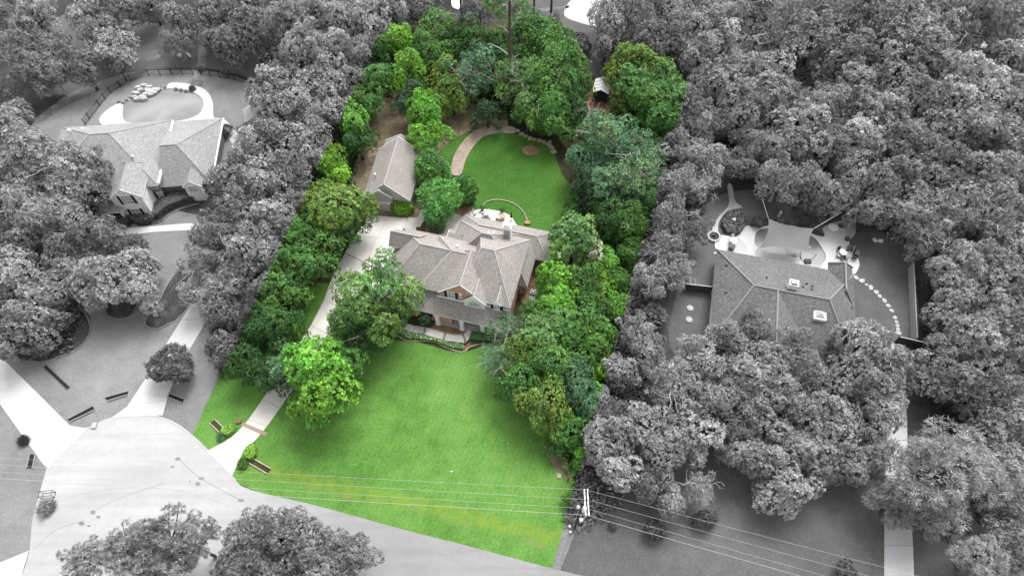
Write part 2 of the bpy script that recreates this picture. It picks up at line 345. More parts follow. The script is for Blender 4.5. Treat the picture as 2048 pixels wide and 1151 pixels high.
def spline(pts, n=6, closed=True):
    """Catmull-Rom through the pixel outline"""
    L = len(pts); res = []
    for i in range(L if closed else L - 1):
        p0, p1, p2, p3 = [pts[(i + k) % L] if closed else pts[max(0, min(L - 1, i + k))] for k in (-1, 0, 1, 2)]
        for k in range(n):
            t = k / n
            res.append(tuple(0.5 * (2 * b + (c - a) * t + (2 * a - 5 * b + 4 * c - d) * t * t + (3 * b - a - 3 * c + d) * t ** 3) for a, b, c, d in zip(p0, p1, p2, p3)))
    if not closed: res.append(tuple(pts[-1]))
    return res
Z = {'n': 0.0}
def outline(pts, smooth=True, z=0.0):
    return [at(x, y, z) for x, y in (spline(pts) if smooth else pts)]
def sheet(name, pts, mat, z, smooth=True, thick=0.0, hole=None, alpha=1.0):
    P = outline(pts, smooth); mb = MB()
    loops = [[Vector((p.x, p.y, 0)) for p in P]]
    if hole: loops.append([Vector((p.x, p.y, 0)) for p in hole])
    flat = [p for l in loops for p in l]
    for tri in tessellate_polygon(loops):
        t = [flat[i] for i in tri]
        if (t[1] - t[0]).cross(t[2] - t[0]).z < 0: t = t[::-1]
        mb.face([(p.x, p.y, z) for p in t], 0, [(p.x, p.y) for p in t])
    if thick:
        for l in loops:
            for i in range(len(l)):
                a, b = l[i], l[(i + 1) % len(l)]; mb.face([(a.x, a.y, z - thick), (b.x, b.y, z - thick), (b.x, b.y, z), (a.x, a.y, z)])
    o = mb.build(name, mat); o['kind'] = 'structure'; o.color = (1, 1, 1, alpha); return o
def slabs(name, left, right, mat, z=0.06, gap=0.03, cols=1, piece='concrete_slab', cuts=None):
    """a poured strip as separate slabs with open joints between them; left/right are matched pixel edges"""
    root = bpy.data.objects.new(name, None); C.objects.link(root); root['kind'] = 'structure'
    n = len(left)
    for i in range(n - 1):
        for c in range(cols):
            a, b = c / cols, (c + 1) / cols
            l0, r0, l1, r1 = at(*left[i]), at(*right[i]), at(*left[i + 1]), at(*right[i + 1])
            q = [l0.lerp(r0, a), l0.lerp(r0, b), l1.lerp(r1, b), l1.lerp(r1, a)]
            cen = sum(q, Vector()) / 4; q = [p + (cen - p).normalized() * gap for p in q]
            mb = MB(); mb.prism([(p.x - cen.x, p.y - cen.y) for p in q], -z + 0.003, 0.0)
            o = mb.build(piece, mat, root); o.location = (cen.x, cen.y, z); 
    return root

# ================================================================ SETTING
def zl(k): return 0.006 * k
mb = MB(); mb.face([(-700, -300, 0), (700, -300, 0), (700, 900, 0), (-700, 900, 0)])
g = mb.build('ground', 'floor'); g['kind'] = 'structure'; g.color = (1, 1, 1, 0)
sheet('plot_ground', [(370, 900), (750, 60), (900, 40), (1060, 45), (1180, 110), (1230, 140), (1390, 150), (1110, 1145), (800, 1060), (465, 960)], 'floor', 0.003, smooth=False)
sheet('near_verge', [(-400, 1330), (600, 1250), (900, 1240), (1300, 1330), (1600, 1700), (-900, 1700)], 'grey_lawn', 0.005)
# grey lawns outside the plot
sheet('left_lawn', [(60, 720), (150, 560), (230, 430), (420, 440), (440, 560), (420, 700), (440, 760), (385, 870), (330, 850), (240, 850), (150, 880), (60, 800), (-60, 700), (-40, 640)], 'grey_lawn', zl(1))
sheet('verge_lawn', [(-200, 790), (0, 805), (60, 870), (105, 945), (100, 1000), (70, 1110), (20, 1140), (-60, 1170), (-260, 1200)], 'grey_lawn', zl(1))
sheet('pool_lawn', [(60, 300), (120, 200), (240, 150), (350, 140), (460, 150), (520, 190), (520, 280), (440, 330), (200, 330)], 'grey_lawn', zl(2))
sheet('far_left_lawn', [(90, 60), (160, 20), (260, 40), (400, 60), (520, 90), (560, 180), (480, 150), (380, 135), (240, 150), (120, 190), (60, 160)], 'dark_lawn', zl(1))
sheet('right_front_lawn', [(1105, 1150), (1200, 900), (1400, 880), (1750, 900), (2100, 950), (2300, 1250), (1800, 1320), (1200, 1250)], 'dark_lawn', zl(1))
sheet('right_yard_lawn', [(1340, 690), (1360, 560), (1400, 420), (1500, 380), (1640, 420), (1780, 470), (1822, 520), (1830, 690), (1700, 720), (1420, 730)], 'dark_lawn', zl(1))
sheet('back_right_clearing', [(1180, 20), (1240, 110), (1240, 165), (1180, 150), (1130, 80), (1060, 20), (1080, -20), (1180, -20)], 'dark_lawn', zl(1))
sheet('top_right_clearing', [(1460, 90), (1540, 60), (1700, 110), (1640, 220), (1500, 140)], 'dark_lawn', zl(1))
# the green plot
sheet('back_ground', [(700, 380), (730, 270), (780, 190), (900, 190), (1000, 220), (1010, 262), (940, 280), (905, 345), (880, 420), (800, 440), (720, 430)], 'dirt', zl(2))
sheet('side_grass', [(860, 330), (900, 285), (945, 262), (930, 300), (905, 350), (890, 360)], 'back_lawn', zl(3))
sheet('back_lawn', [(925, 345), (940, 300), (975, 270), (1035, 268), (1085, 282), (1108, 305), (1125, 350), (1160, 400), (1150, 480), (1000, 480), (930, 450), (905, 400)], 'back_lawn', zl(3))
sheet('front_lawn', [(440, 925), (480, 872), (530, 820), (600, 715), (650, 640), (720, 640), (790, 680), (830, 682), (900, 702), (935, 702), (975, 688), (1060, 700), (1110, 860), (1150, 960), (1160, 1040), (1120, 1140), (1104, 1137), (960, 1098), (800, 1058), (640, 1012), (520, 985), (480, 967)], 'front_lawn', zl(3), smooth=False)
sheet('drive_side_lawn', [(384, 868), (440, 745), (520, 640), (600, 560), (680, 570), (620, 690), (530, 830), (480, 890), (440, 920)], 'front_lawn', zl(3), smooth=False)
sheet('house_side_grass', [(1066, 570), (1085, 500), (1110, 480), (1130, 540), (1100, 640)], 'back_lawn', zl(2))
sheet('mulch_clearing', [(1172, 215), (1185, 175), (1215, 168), (1245, 172), (1262, 190), (1225, 215), (1215, 235), (1195, 258), (1178, 245)], 'mulch', zl(4))
sheet('mulch_patch', [(1126, 285), (1150, 262), (1172, 262), (1160, 285), (1140, 300)], 'mulch', zl(4))
sheet('pine_mulch', [(1044, 298), (1060, 290), (1078, 298), (1074, 308), (1054, 310)], 'mulch', zl(5))
sheet('right_corner_dirt', [(1085, 880), (1110, 905), (1140, 940), (1145, 965), (1118, 945), (1098, 915)], 'dirt', zl(4))

# streets and drives
sheet('street', [(92, 940), (102, 900), (135, 866), (184, 851), (205, 840), (235, 831), (272, 827), (305, 829), (338, 838), (365, 853), (392, 875), (416, 898), (465, 951), (500, 978), (640, 1012), (800, 1056), (960, 1097), (1105, 1136), (1260, 1174), (1420, 1230), (1500, 1330), (600, 1330), (0, 1330), (10, 1230), (40, 1160), (58, 1105), (65, 1040), (78, 990)], 'street', zl(5))
for k, (x, y, a, b_, rr_) in enumerate(((356, 917, 5, 3.5, .5), (345, 933, 4, 2, .3), (403, 956, 5, 3, .4), (396, 967, 5, 4, 0), (380, 962, 2, 1.5, 0), (482, 1000, 6, 3, .5), (186, 1024, 5, 4, .2), (197, 1033, 4, 3, .2), (163, 1046, 5, 4, .8), (178, 1051, 3, 2, 0))):
    sheet('street_stain', [(x + a * math.cos(t * PI / 4 + rr_) * (1 + .25 * (t % 2)), y + b_ * math.sin(t * PI / 4 + rr_)) for t in range(8)], 'stain', zl(6))
def seam(pts, w_=.7):
    q = spline(pts, 6, False); sheet('street_seam', [(x, y - w_) for x, y in q] + [(x, y + w_) for x, y in q[::-1]], 'seam', zl(5.5), smooth=False)
seam([(358, 918), (405, 958), (483, 1000)], 1.4); seam([(186, 1022), (240, 995), (330, 965)], 1.0); seam([(104, 935), (130, 895), (165, 865), (190, 850)], .5)
seam([(66, 1100), (110, 1060), (170, 1040)], .8); seam([(560, 1030), (760, 1075), (960, 1120), (1120, 1155)], .5); seam([(228, 838), (272, 832), (325, 837), (370, 862), (413, 902)], .6); seam([(90, 1020), (150, 990), (260, 975), (380, 985), (520, 1035)], .4)
slabs('corner_drive', [(-40, 1140), (58, 1100)], [(-40, 1200), (40, 1165)], 'white_concrete', z=0.05)
slabs('left_entry_drive', [(-40, 668), (0, 711), (75, 785), (140, 850), (176, 856)], [(-50, 730), (0, 808), (52, 880), (88, 930), (98, 936)], 'white_concrete', z=0.05)
slabs('neighbour_drive', [(440, 520), (398, 585), (362, 640), (328, 695), (292, 755), (255, 812), (224, 834)], [(500, 530), (452, 585), (415, 638), (382, 695), (350, 755), (334, 800), (326, 830)], 'white_concrete', z=0.05)
DL = [(414, 901), (450, 882), (476, 862), (497, 838), (525, 798), (556, 752), (590, 700), (622, 650), (648, 600), (662, 560), (676, 530)]
DR = [(464, 951), (488, 900), (513, 878), (534, 852), (560, 816), (590, 772), (622, 722), (656, 668), (688, 618), (712, 588), (735, 565)]
slabs('driveway', DL[:4], DR[:4], 'pink_concrete', z=0.05)
slabs('driveway', DL[3:], DR[3:], 'pink_concrete', z=0.05)
slabs('parking_court', [(690, 505), (712, 470), (737, 430)], [(772, 545), (797, 480), (815, 436)], 'pink_concrete', z=0.045, cols=2)
slabs('parking_court', [(676, 532), (690, 506)], [(748, 590), (772, 546)], 'court_concrete', z=0.045, cols=2)
slabs('garage_apron', [(799, 470), (817, 434)], [(829, 470), (838, 436)], 'court_concrete', z=0.05)
slabs('side_walk', [(824, 452), (843, 420), (860, 395)], [(840, 455), (858, 424), (872, 398)], 'court_concrete', z=0.065)
def brick_strip(p, q, wid, z=0.066, n=14):
    """a soldier course of bricks laid across a pavement"""
    root = thing('brick_band', None, None); root['kind'] = 'structure'
    a, b = at(*p), at(*q); d = (b - a); L = d.length; d.normalize(); rot = math.atan2(d.y, d.x)
    mb = MB(); mb.box((-L / n / 2 + 0.01, -wid / 2, -0.03), (L / n / 2 - 0.01, wid / 2, 0)); first = None
    for i in range(n):
        if first is None: o = first = mb.build('brick', 'brick_band', root)
        else: o = first.copy(); C.objects.link(o)
        c = a + d * L * (i + 0.5) / n; o.location = (c.x, c.y, z); o.rotation_euler = (0, 0, rot)
brick_strip((484, 847), (532, 868), 0.55, 0.062)
brick_strip((603, 683), (648, 700), 0.5, 0.062)
# front walk
slabs('front_walk', [(770, 636), (800, 643), (829, 651), (851, 654), (890, 664), (926, 670)], [(765, 650), (797, 656), (826, 664), (848, 668), (884, 680), (929, 686)], 'pink_concrete', z=0.07)
slabs('front_walk', [(927, 669), (936, 655)], [(931, 686), (953, 660)], 'pink_concrete', z=0.07)
brick_strip((851, 655), (848, 667), 0.35, 0.075, 5); brick_strip((891, 665), (887, 680), 0.35, 0.075, 5); brick_strip((927, 671), (932, 684), 0.35, 0.075, 5)
sheet('porch_bed', [(864, 652), (880, 645), (905, 650), (928, 655), (932, 663), (920, 668), (895, 664), (866, 656)], 'mulch', zl(5))
sheet('porch_bed', [(953, 658), (985, 660), (990, 672), (955, 668)], 'mulch', zl(5))
sheet('flower_bed_soil', [(795, 655), (830, 668), (870, 678), (905, 688), (932, 690), (950, 672), (1000, 676), (1000, 692), (965, 688), (940, 694), (925, 703), (895, 695), (868, 684), (845, 682), (815, 682), (798, 674)], 'mulch', zl(4))
sheet('house_mulch', [(1035, 575), (1060, 560), (1068, 500), (1080, 490), (1080, 520), (1072, 575), (1050, 610)], 'mulch', zl(5))
# patio behind the main house
sheet('patio', [(902, 470), (915, 445), (932, 428), (958, 419), (990, 421), (1018, 430), (1028, 442), (1040, 470), (1000, 490), (930, 490)], 'pink_concrete', 0.08, thick=0.08)
sheet('patio_walk', [(878, 470), (890, 430), (915, 428), (925, 440), (905, 470)], 'court_concrete', 0.05, thick=0.05)
sheet('shade_bed', [(852, 468), (858, 432), (880, 425), (892, 432), (885, 470)], 'mulch', zl(5))
sheet('shade_bed', [(905, 425), (930, 412), (948, 416), (930, 430), (915, 432)], 'mulch', zl(5))
# stone path round the back lawn
sheet('stone_path', [(902, 346), (908, 312), (926, 283), (948, 262), (985, 251), (1026, 254), (1030, 266), (1000, 266), (968, 273), (948, 292), (932, 318), (922, 348)], 'stone_path', 0.03, thick=0.03)

# left neighbour: paths, pool, deck
sheet('garden_walk', [(56, 282), (64, 250), (90, 222), (130, 198), (175, 186), (178, 194), (140, 208), (105, 230), (80, 252), (72, 282)], 'litter', 0.03, thick=0.03)
sheet('garden_walk', [(258, 158), (290, 140), (295, 145), (262, 165)], 'litter', 0.03, thick=0.03)
sheet('dirt_path', [(402, 60), (415, 60), (413, 110), (408, 140), (396, 140), (396, 110)], 'litter', zl(4))
sheet('mulch_bed', [(383, 160), (396, 156), (405, 158), (406, 170), (398, 175), (384, 172)], 'litter', zl(5))
sheet('bare_patch', [(290, 112), (312, 100), (330, 100), (318, 116), (296, 122)], 'litter', zl(4))
sheet('front_walk', [(232, 458), (300, 453), (396, 446), (402, 458), (310, 464), (238, 471)], 'white_concrete', 0.05, thick=0.05)
sheet('side_path', [(425, 238), (450, 240), (470, 262), (485, 270), (520, 250), (540, 262), (500, 290), (470, 290), (445, 262)], 'white_concrete', 0.04, thick=0.04)
sheet('house_bed', [(275, 448), (300, 440), (330, 420), (360, 405), (400, 398), (400, 408), (365, 416), (335, 430), (322, 446), (285, 452)], 'bed', zl(5))
sheet('tree_bed', [(60, 610), (150, 612), (178, 630), (181, 660), (167, 688), (140, 706), (60, 716)], 'bed', zl(5))
sheet('tree_bed', [(210, 612), (214, 630), (235, 638), (262, 632), (274, 612), (250, 600)], 'bed', zl(5))
sheet('tree_bed', [(365, 532), (335, 570), (316, 610), (291, 640), (296, 654), (318, 657), (346, 644), (380, 600)], 'bed', zl(5))
POOL_L = [(246, 222), (250, 206), (268, 195), (300, 185), (334, 179), (362, 180), (388, 186), (404, 198), (408, 212), (398, 230), (370, 241), (320, 247), (262, 247), (248, 240)]
poolL = outline(POOL_L)
sheet('pool_deck', [(200, 245), (210, 226), (232, 211), (258, 203), (272, 190), (300, 180), (330, 176), (340, 168), (360, 167), (388, 172), (412, 182), (425, 202), (427, 230), (425, 260), (300, 262), (230, 262)], 'white_concrete', 0.2, thick=0.2, hole=poolL)
tag(sheet('pool_water', [(236, 225), (240, 202), (268, 190), (300, 181), (334, 175), (362, 176), (390, 182), (408, 196), (414, 212), (402, 234), (370, 246), (320, 252), (262, 252), (238, 244)], 'water_left', 0.07), kind='structure')
# right neighbour: pool, deck, patio
def zC(pts): return [(1400 + x / 4.111, 400 + y / 4.111) for x, y in pts]
POOL_R = zC([(445, 325), (462, 270), (510, 240), (600, 235), (760, 240), (890, 285), (955, 330), (995, 390), (1030, 455), (1022, 505), (985, 528), (930, 520), (860, 505), (790, 478), (700, 455), (590, 450), (505, 412), (455, 370)])
poolR = outline(POOL_R)
sheet('pool_deck', zC([(135, 425), (120, 370), (150, 300), (230, 295), (300, 300), (330, 240), (400, 215), (480, 230), (560, 215), (760, 215), (930, 285), (1020, 300), (1010, 230), (1090, 190), (1200, 165), (1270, 175), (1275, 270), (1225, 350), (1240, 430), (1295, 480), (1305, 550), (1255, 620), (1190, 560), (1080, 620), (600, 540), (140, 450)]), 'white_concrete', 0.16, thick=0.16, hole=poolR)
sheet('pool_water', zC([(430, 330), (450, 250), (510, 225), (600, 222), (760, 226), (900, 275), (965, 325), (1010, 385), (1045, 455), (1035, 515), (985, 540), (925, 532), (850, 520), (780, 490), (700, 468), (585, 463), (495, 425), (440, 380)]), 'water_right', 0.05)
sheet('round_patio', zC([(225, 350), (290, 315), (350, 335), (380, 385), (375, 430), (240, 420)]), 'old_concrete', 0.166)
sheet('garden_walk', zC([(345, 60), (235, 85), (180, 140), (150, 200), (150, 290), (140, 330), (110, 300), (105, 220), (160, 130), (225, 60), (240, 0), (225, -120), (262, -120), (290, 10)]), 'old_concrete', 0.05, thick=0.05)
sheet('pool_bed', zC([(480, 170), (560, 150), (700, 170), (860, 210), (1000, 260), (1020, 300), (930, 290), (760, 222), (560, 222), (470, 215)]), 'bed', zl(6))
sheet('flagstone_apron', zC([(1190, 200), (1270, 180), (1270, 260), (1220, 340), (1190, 260)]), 'old_concrete', 0.166)
slabs('right_neighbour_drive', [(1768, 1151), (1768, 1090), (1769, 1020), (1770, 950), (1772, 880), (1775, 800), (1783, 685)], [(1828, 1151), (1826, 1090), (1822, 1020), (1818, 950), (1815, 880), (1812, 800), (1812, 690)], 'white_concrete', z=0.05)
sheet('far_court', [(1128, 30), (1150, -4), (1215, -6), (1250, 10), (1210, 42), (1200, 54), (1160, 46)], 'old_concrete', 0.05, thick=0.05)
sheet('far_walk', [(1005, 8), (1060, 18), (1130, 12), (1130, 18), (1060, 26), (1000, 14)], 'litter', 0.05)
sheet('far_court', [(1955, 90), (2000, 78), (2090, 84), (2090, 98), (2010, 92), (1965, 96)], 'white_concrete', 0.05, thick=0.05)
sheet('far_court', [(905, -4), (925, -4), (922, 18), (905, 14)], 'white_concrete', 0.05, thick=0.05)

# ================================================================ BUILDINGS
def hip(name, parent, r, ze, ra, rb, zr, mats, along='u', fascia=0.22, cap=None, capw=None, seg=None):
    """one roof volume: eave rectangle r=(u0,u1,v0,v1), ridge ra-rb at zr; materials shingle, trim, gable wall"""
    u0, u1, v0, v1 = r; mb = MB()
    A, B, Cc, D = [Vector(p) for p in ((u0, v0, ze), (u1, v0, ze), (u1, v1, ze), (u0, v1, ze))]
    P, Q = Vector((*ra, zr)), Vector((*rb, zr)); lines = [(P, Q)]
    if along == 'u':
        F = [[A, B, Q, P], [B, Cc, Q], [Cc, D, P, Q], [D, A, P]]; hipl = [(A, P), (D, P), (B, Q), (Cc, Q)]
        gab = [False, abs(rb[0] - u1) < 0.05, False, abs(ra[0] - u0) < 0.05]
    else:
        F = [[A, B, P], [B, Cc, Q, P], [Cc, D, Q], [D, A, P, Q]]; hipl = [(A, P), (B, P), (Cc, Q), (D, Q)]
        gab = [abs(ra[1] - v0) < 0.05, False, abs(rb[1] - v1) < 0.05, False]
    for f, gb in zip(F, gab): mb.face(f, 2 if gb else 0)
    lo = [Vector((p.x, p.y, ze - fascia)) for p in (A, B, Cc, D)]; up = [A, B, Cc, D]
    for i in range(4):
        if not gab[i]: mb.face([lo[i], lo[(i + 1) % 4], up[(i + 1) % 4], up[i]], 1)
    mb.face(lo[::-1], 1)
    o = mb.build(name, mats, parent)
    for i, gb in enumerate(gab):            # white rakes on gable ends
        if gb:
            f = F[i]; a, b, c = f[0], f[1], f[2]; n = (b - a).cross(c - a).normalized(); k = MB()
            for s, e in ((a, c), (b, c)):
                d = n * 0.06; dn = Vector((0, 0, -0.2)); k.face([s + d, e + d, e + d + dn, s + d + dn] if s is b else [s + d, s + d + dn, e + d + dn, e + d])
                k.face([s + d, s - d, e - d, e + d] if s is a else [s + d, e + d, e - d, s - d]); k.face([s + d + dn, e + d + dn, e - d + dn, s - d + dn])
            k.build('rake', 'white_trim', o)
    if cap:
        capw = capw or (0.16 if cap == 'ridge_right' else 0.09); k = MB()
        for s, e in lines + [h for h in hipl]:
            if (e - s).length < 0.3: continue
            isg = any(gb and (s in F[i] and e in F[i]) for i, gb in enumerate(gab)) and (s, e) != lines[0]
            if isg: continue
            k.tube([s + Vector((0, 0, 0.0)), e + Vector((0, 0, 0.0))], capw, 6)
        k.build('ridge_cap', cap, o)
    return o
def walls(parent, r, z1, mat, name='wall', z0=0.0):
    u0, u1, v0, v1 = r; mb = MB()
    for a, b in (((u0, v0), (u1, v0)), ((u1, v0), (u1, v1)), ((u1, v1), (u0, v1)), ((u0, v1), (u0, v0))):
        L = math.hypot(b[0] - a[0], b[1] - a[1])
        mb.face([(a[0], a[1], z0), (b[0], b[1], z0), (b[0], b[1], z1), (a[0], a[1], z1)], 0, [(0, z0), (L, z0), (L, z1), (0, z1)])
    return mb.build(name, mat, parent)
def window(parent, u, v, z, w_, h, shutters=True, cols=2, rows=2, arch=False, glass='glass', smat='shutter', face='front'):
    """a sash window standing proud of a wall whose outside looks along -v"""
    fr = MB(); t = 0.08
    if arch:
        n = 14; rx, rz = w_ / 2, h
        arcp = [(u + rx * math.cos(PI * k / n), z + rz * math.sin(PI * k / n)) for k in range(n + 1)]
        for a, b in zip(arcp, arcp[1:]):
            ai, bi = ((p[0] - u) * 0.87 + u for p in (a, b)); za, zb = ((p[1] - z) * 0.87 + z for p in (a, b))
            fr.face([(a[0], v - .08, a[1]), (b[0], v - .08, b[1]), (bi, v - .08, zb), (ai, v - .08, za)][::-1])
        fr.box((u - rx, v - .08, z - .08), (u + rx, v, z + 0.03))
        for k in range(1, 5): fr.box((u - rx + w_ * k / 5 - .03, v - .07, z), (u - rx + w_ * k / 5 + .03, v - .03, z + rz * 0.92 * math.sin(math.acos(max(-1, min(1, (k / 5 - .5) * 2))))))
        for q in (0.35, 0.68): hw = rx * math.sqrt(1 - q * q) * 0.95; fr.box((u - hw, v - .07, z + rz * q - .025), (u + hw, v - .03, z + rz * q + .025))
        f = fr.build('window', 'white_trim', parent); g = MB(); g.face([(p[0], v - .02, p[1]) for p in arcp[::-1]][::-1]); g.build('pane', glass, f); return f
    fr.box((u - w_ / 2 - t, v - .08, z - t), (u + w_ / 2 + t, v, z)); fr.box((u - w_ / 2 - t, v - .08, z + h), (u + w_ / 2 + t, v, z + h + t))
    fr.box((u - w_ / 2 - t, v - .075, z), (u - w_ / 2, v, z + h)); fr.box((u + w_ / 2, v - .075, z), (u + w_ / 2 + t, v, z + h))
    for k in range(1, cols): fr.box((u - w_ / 2 + w_ * k / cols - .025, v - .06, z), (u - w_ / 2 + w_ * k / cols + .025, v - .025, z + h))
    for k in range(1, rows): fr.box((u - w_ / 2, v - .065, z + h * k / rows - .03), (u + w_ / 2, v - .022, z + h * k / rows + .03))
    f = fr.build('window', 'white_trim', parent)
    for c in range(cols):
        for r_ in range(rows):
            g = MB(); g.box((u - w_ / 2 + w_ * c / cols + .03, v - .02, z + h * r_ / rows + .03), (u - w_ / 2 + w_ * (c + 1) / cols - .03, v - .004, z + h * (r_ + 1) / rows - .03)); g.build('pane', glass, f)
    if shutters:
        for s in (-1, 1):
            b = MB(); x = u + s * (w_ / 2 + t + 0.24); b.box((x - .21, v - .07, z - .03), (x + .21, v, z + h + .03))
            for k in range(6): zz = z + h * (k + .5) / 6; b.box((x - .17, v - .09, zz - .03), (x + .17, v - .07, zz + .03))
            b.build('shutter', smat, parent)
    return f
def column(parent, u, v, z1, w_=0.6, mat='white_trim'):
    b = MB(); b.box((u - w_ / 2, v - w_ / 2, 0.1), (u + w_ / 2, v + w_ / 2, z1)); b.box((u - w_ / 2 - .07, v - w_ / 2 - .07, 0), (u + w_ / 2 + .07, v + w_ / 2 + .07, .25)); b.box((u - w_ / 2 - .06, v - w_ / 2 - .06, z1 - .2), (u + w_ / 2 + .06, v + w_ / 2 + .06, z1))
    b.build('column', mat, parent)
def vent(parent, u, v, z, mat='white_trim', h=0.35, r=0.14):
    b = MB(); b.cyl((u, v), r, z - .5, z + h, 10); b.cyl((u, v), r * 1.3, z + h, z + h + .06, 10); b.build('roof_vent', mat, parent)

# ---- main house
H = thing('brick_house', 'large brick house with a many-peaked grey shingle roof and front porch on the green plot', 'house', (-11.57, 50.74, 0), math.radians(-14.07))
SH = ['main_shingle', 'white_trim', 'red_brick']; RC = 'ridge_main'
hip('roof', H, (-9.5, 3.0, 0.0, 14.0), 3.0, (-4.0, 7.9), (1.5, 7.9), 8.5, SH, cap=RC)
hip('roof', H, (-9.9, -5.0, 9.0, 12.3), 4.7, (-9.9, 10.5), (-5.2, 10.5), 6.5, ['main_shingle', 'white_trim', 'white_trim'], cap=RC)
hip('roof', H, (-2.6, 6.0, 2.3, 12.0), 5.7, (1.0, 7.7), (3.4, 7.7), 8.8, SH, cap=RC)
hip('roof', H, (3.4, 11.2, 2.0, 14.5), 5.9, (5.2, 8.4), (7.2, 8.4), 10.0, SH, cap=RC)
hip('roof', H, (0.25, 7.45, 2.0, 9.5), 6.0, (3.85, 2.0), (3.85, 8.0), 9.35, SH, along='v', cap=RC)
hip('roof', H, (4.15, 7.7, 1.6, 6.0), 5.95, (5.9, 1.6), (5.9, 4.6), 7.7, ['main_shingle', 'white_trim', 'white_trim'], along='v', cap=RC)
hip('roof', H, (8.4, 10.1, 1.75, 4.6), 6.2, (9.25, 1.75), (9.25, 4.4), 7.3, ['main_shingle', 'white_trim', 'white_trim'], along='v', cap=RC)
hip('roof', H, (4.5, 12.35, 7.9, 16.4), 3.0, (8.6, 11.4), (8.6, 12.6), 7.4, SH, along='v', cap=RC)
hip('roof', H, (-1.0, 10.5, 8.5, 17.4), 3.3, (4.2, 12.3), (5.6, 12.3), 8.2, SH, cap=RC)
hip('roof', H, (-0.6, 14.4, 13.2, 18.9), 3.0, (2.6, 16.1), (11.8, 16.1), 4.9, SH, cap=RC)
hip('roof', H, (-2.2, -0.8, 13.8, 15.6), 2.9, (-2.2, 14.7), (-0.8, 14.7), 3.3, ['main_shingle', 'white_trim', 'white_trim'], cap=None)
# porch shed roof
b = MB(); b.face([(-0.1, -0.1, 3.0), (11.1, -0.1, 3.0), (11.1, 2.3, 5.15), (-0.1, 2.3, 5.15)]); b.face([(-.1, -.1, 2.8), (11.1, -.1, 2.8), (11.1, -.1, 3), (-.1, -.1, 3)], 1)
b.face([(-.1, 2.3, 2.8), (-.1, -.1, 2.8), (-.1, -.1, 3), (-.1, 2.3, 5.15)], 1); b.face([(11.1, -.1, 2.8), (11.1, 2.3, 2.8), (11.1, 2.3, 5.15), (11.1, -.1, 3)], 1); b.face([(-.1, -.1, 2.8), (-.1, 2.3, 2.8), (11.1, 2.3, 2.8), (11.1, -.1, 2.8)], 1)
pr = b.build('porch_roof', ['main_shingle', 'white_trim'], H)
b = MB(); b.box((0.2, 1.88, 4.85), (4.3, 2.0, 5.08)); b.build('flashing', 'white_trim', pr); b = MB(); b.box((7.55, 1.93, 4.9), (11.0, 2.2, 5.12)); b.build('flashing', 'white_trim', pr)
walls(H, (-9.1, 2.5, 0.5, 13.5), 2.9, 'red_brick'); walls(H, (0.6, 10.9, 2.5, 13.5), 5.0, 'red_brick'); walls(H, (3.9, 10.85, 2.25, 13.4), 5.8, 'red_brick')
walls(H, (0.5, 7.2, 2.02, 9.0), 6.0, 'red_brick', 'gable_wall'); walls(H, (4.35, 7.5, 1.62, 5.8), 5.95, 'white_trim', 'gable_wall'); walls(H, (8.55, 9.95, 1.78, 4.0), 6.2, 'white_trim', 'dormer_wall')
walls(H, (8.0, 12.0, 8.3, 16.0), 2.9, 'red_brick'); walls(H, (0.0, 11.5, 10.0, 16.6), 2.9, 'red_brick'); walls(H, (-1.0, 5.0, 8.9, 17.0), 3.2, 'red_brick'); walls(H, (-9.4, -5.0, 9.4, 11.9), 4.6, 'white_trim', 'gable_wall')
window(H, 2.35, 2.0, 5.3, 1.0, 1.5, glass='pale_glass'); window(H, 5.9, 1.6, 4.95, 2.0, 1.15, arch=True); window(H, 9.25, 1.75, 5.2, 0.75, 1.15, glass='pale_glass')
for u in (2.2, 5.6, 9.4): window(H, u, 2.45, 0.6, 1.1, 1.7, glass='glass')
for v_, u_ in ((6.0, -9.1), ): pass
for u in (0.45, 4.25, 7.45, 10.7): column(H, u, 0.15, 2.78)
b = MB(); b.box((-0.1, 0.0, 0), (11.1, 2.5, 0.12)); b.build('porch_floor', 'old_concrete', H)
b = MB(); b.box((6.3, 2.38, 0.12), (7.3, 2.46, 2.3)); dr = b.build('door', 'shutter', H); b = MB(); b.cyl((7.15, 2.34), .03, 1.1, 1.25, 8); b.build('handle', 'white_trim', dr)
b = MB(); b.cyl((3.8, 1.98), 0.22, 6.5, 7.05, 10); b.build('gable_vent', 'white_trim', H)
b = MB(); b.box((7.15, 13.5, 5.0), (8.35, 14.3, 9.0)); ch = b.build('chimney', 'white_trim', H)
b = MB(); b.box((7.05, 13.4, 9.0), (8.45, 14.4, 9.12)); b.box((7.3, 13.65, 9.12), (8.2, 14.15, 9.5)); b.face([(7.2, 13.55, 9.5), (8.3, 13.55, 9.5), (7.75, 13.9, 9.75)]); b.face([(8.3, 13.55, 9.5), (8.3, 14.25, 9.5), (7.75, 13.9, 9.75)]); b.face([(8.3, 14.25, 9.5), (7.2, 14.25, 9.5), (7.75, 13.9, 9.75)]); b.face([(7.2, 14.25, 9.5), (7.2, 13.55, 9.5), (7.75, 13.9, 9.75)]); b.build('chimney_cap', 'white_trim', ch)
b = MB(); b.box((7.3, 13.44, 6.9), (8.2, 13.5, 8.4)); b.build('chimney_panel', 'ac_case', ch)
vent(H, 5.2, 12.6, 7.9); vent(H, 1.2, 9.4, 7.5); vent(H, 5.8, 13.2, 7.3)
# bracket mast on the right wall
b = MB(); b.tube([(0, 0, 0), (0, 0, 2.4)], .06, 8); b.tube([(-.7, -.5, 2.0), (.7, .5, 2.3)], .09, 6); b.tube([(-.3, .5, 1.2), (.3, -.5, 1.2)], .09, 6)
o = b.build('antenna', 'white_plastic'); o.location = at(1041, 588, 0); tag(o, 'small white roof-height antenna beside the right brick wall of the main house', 'antenna')

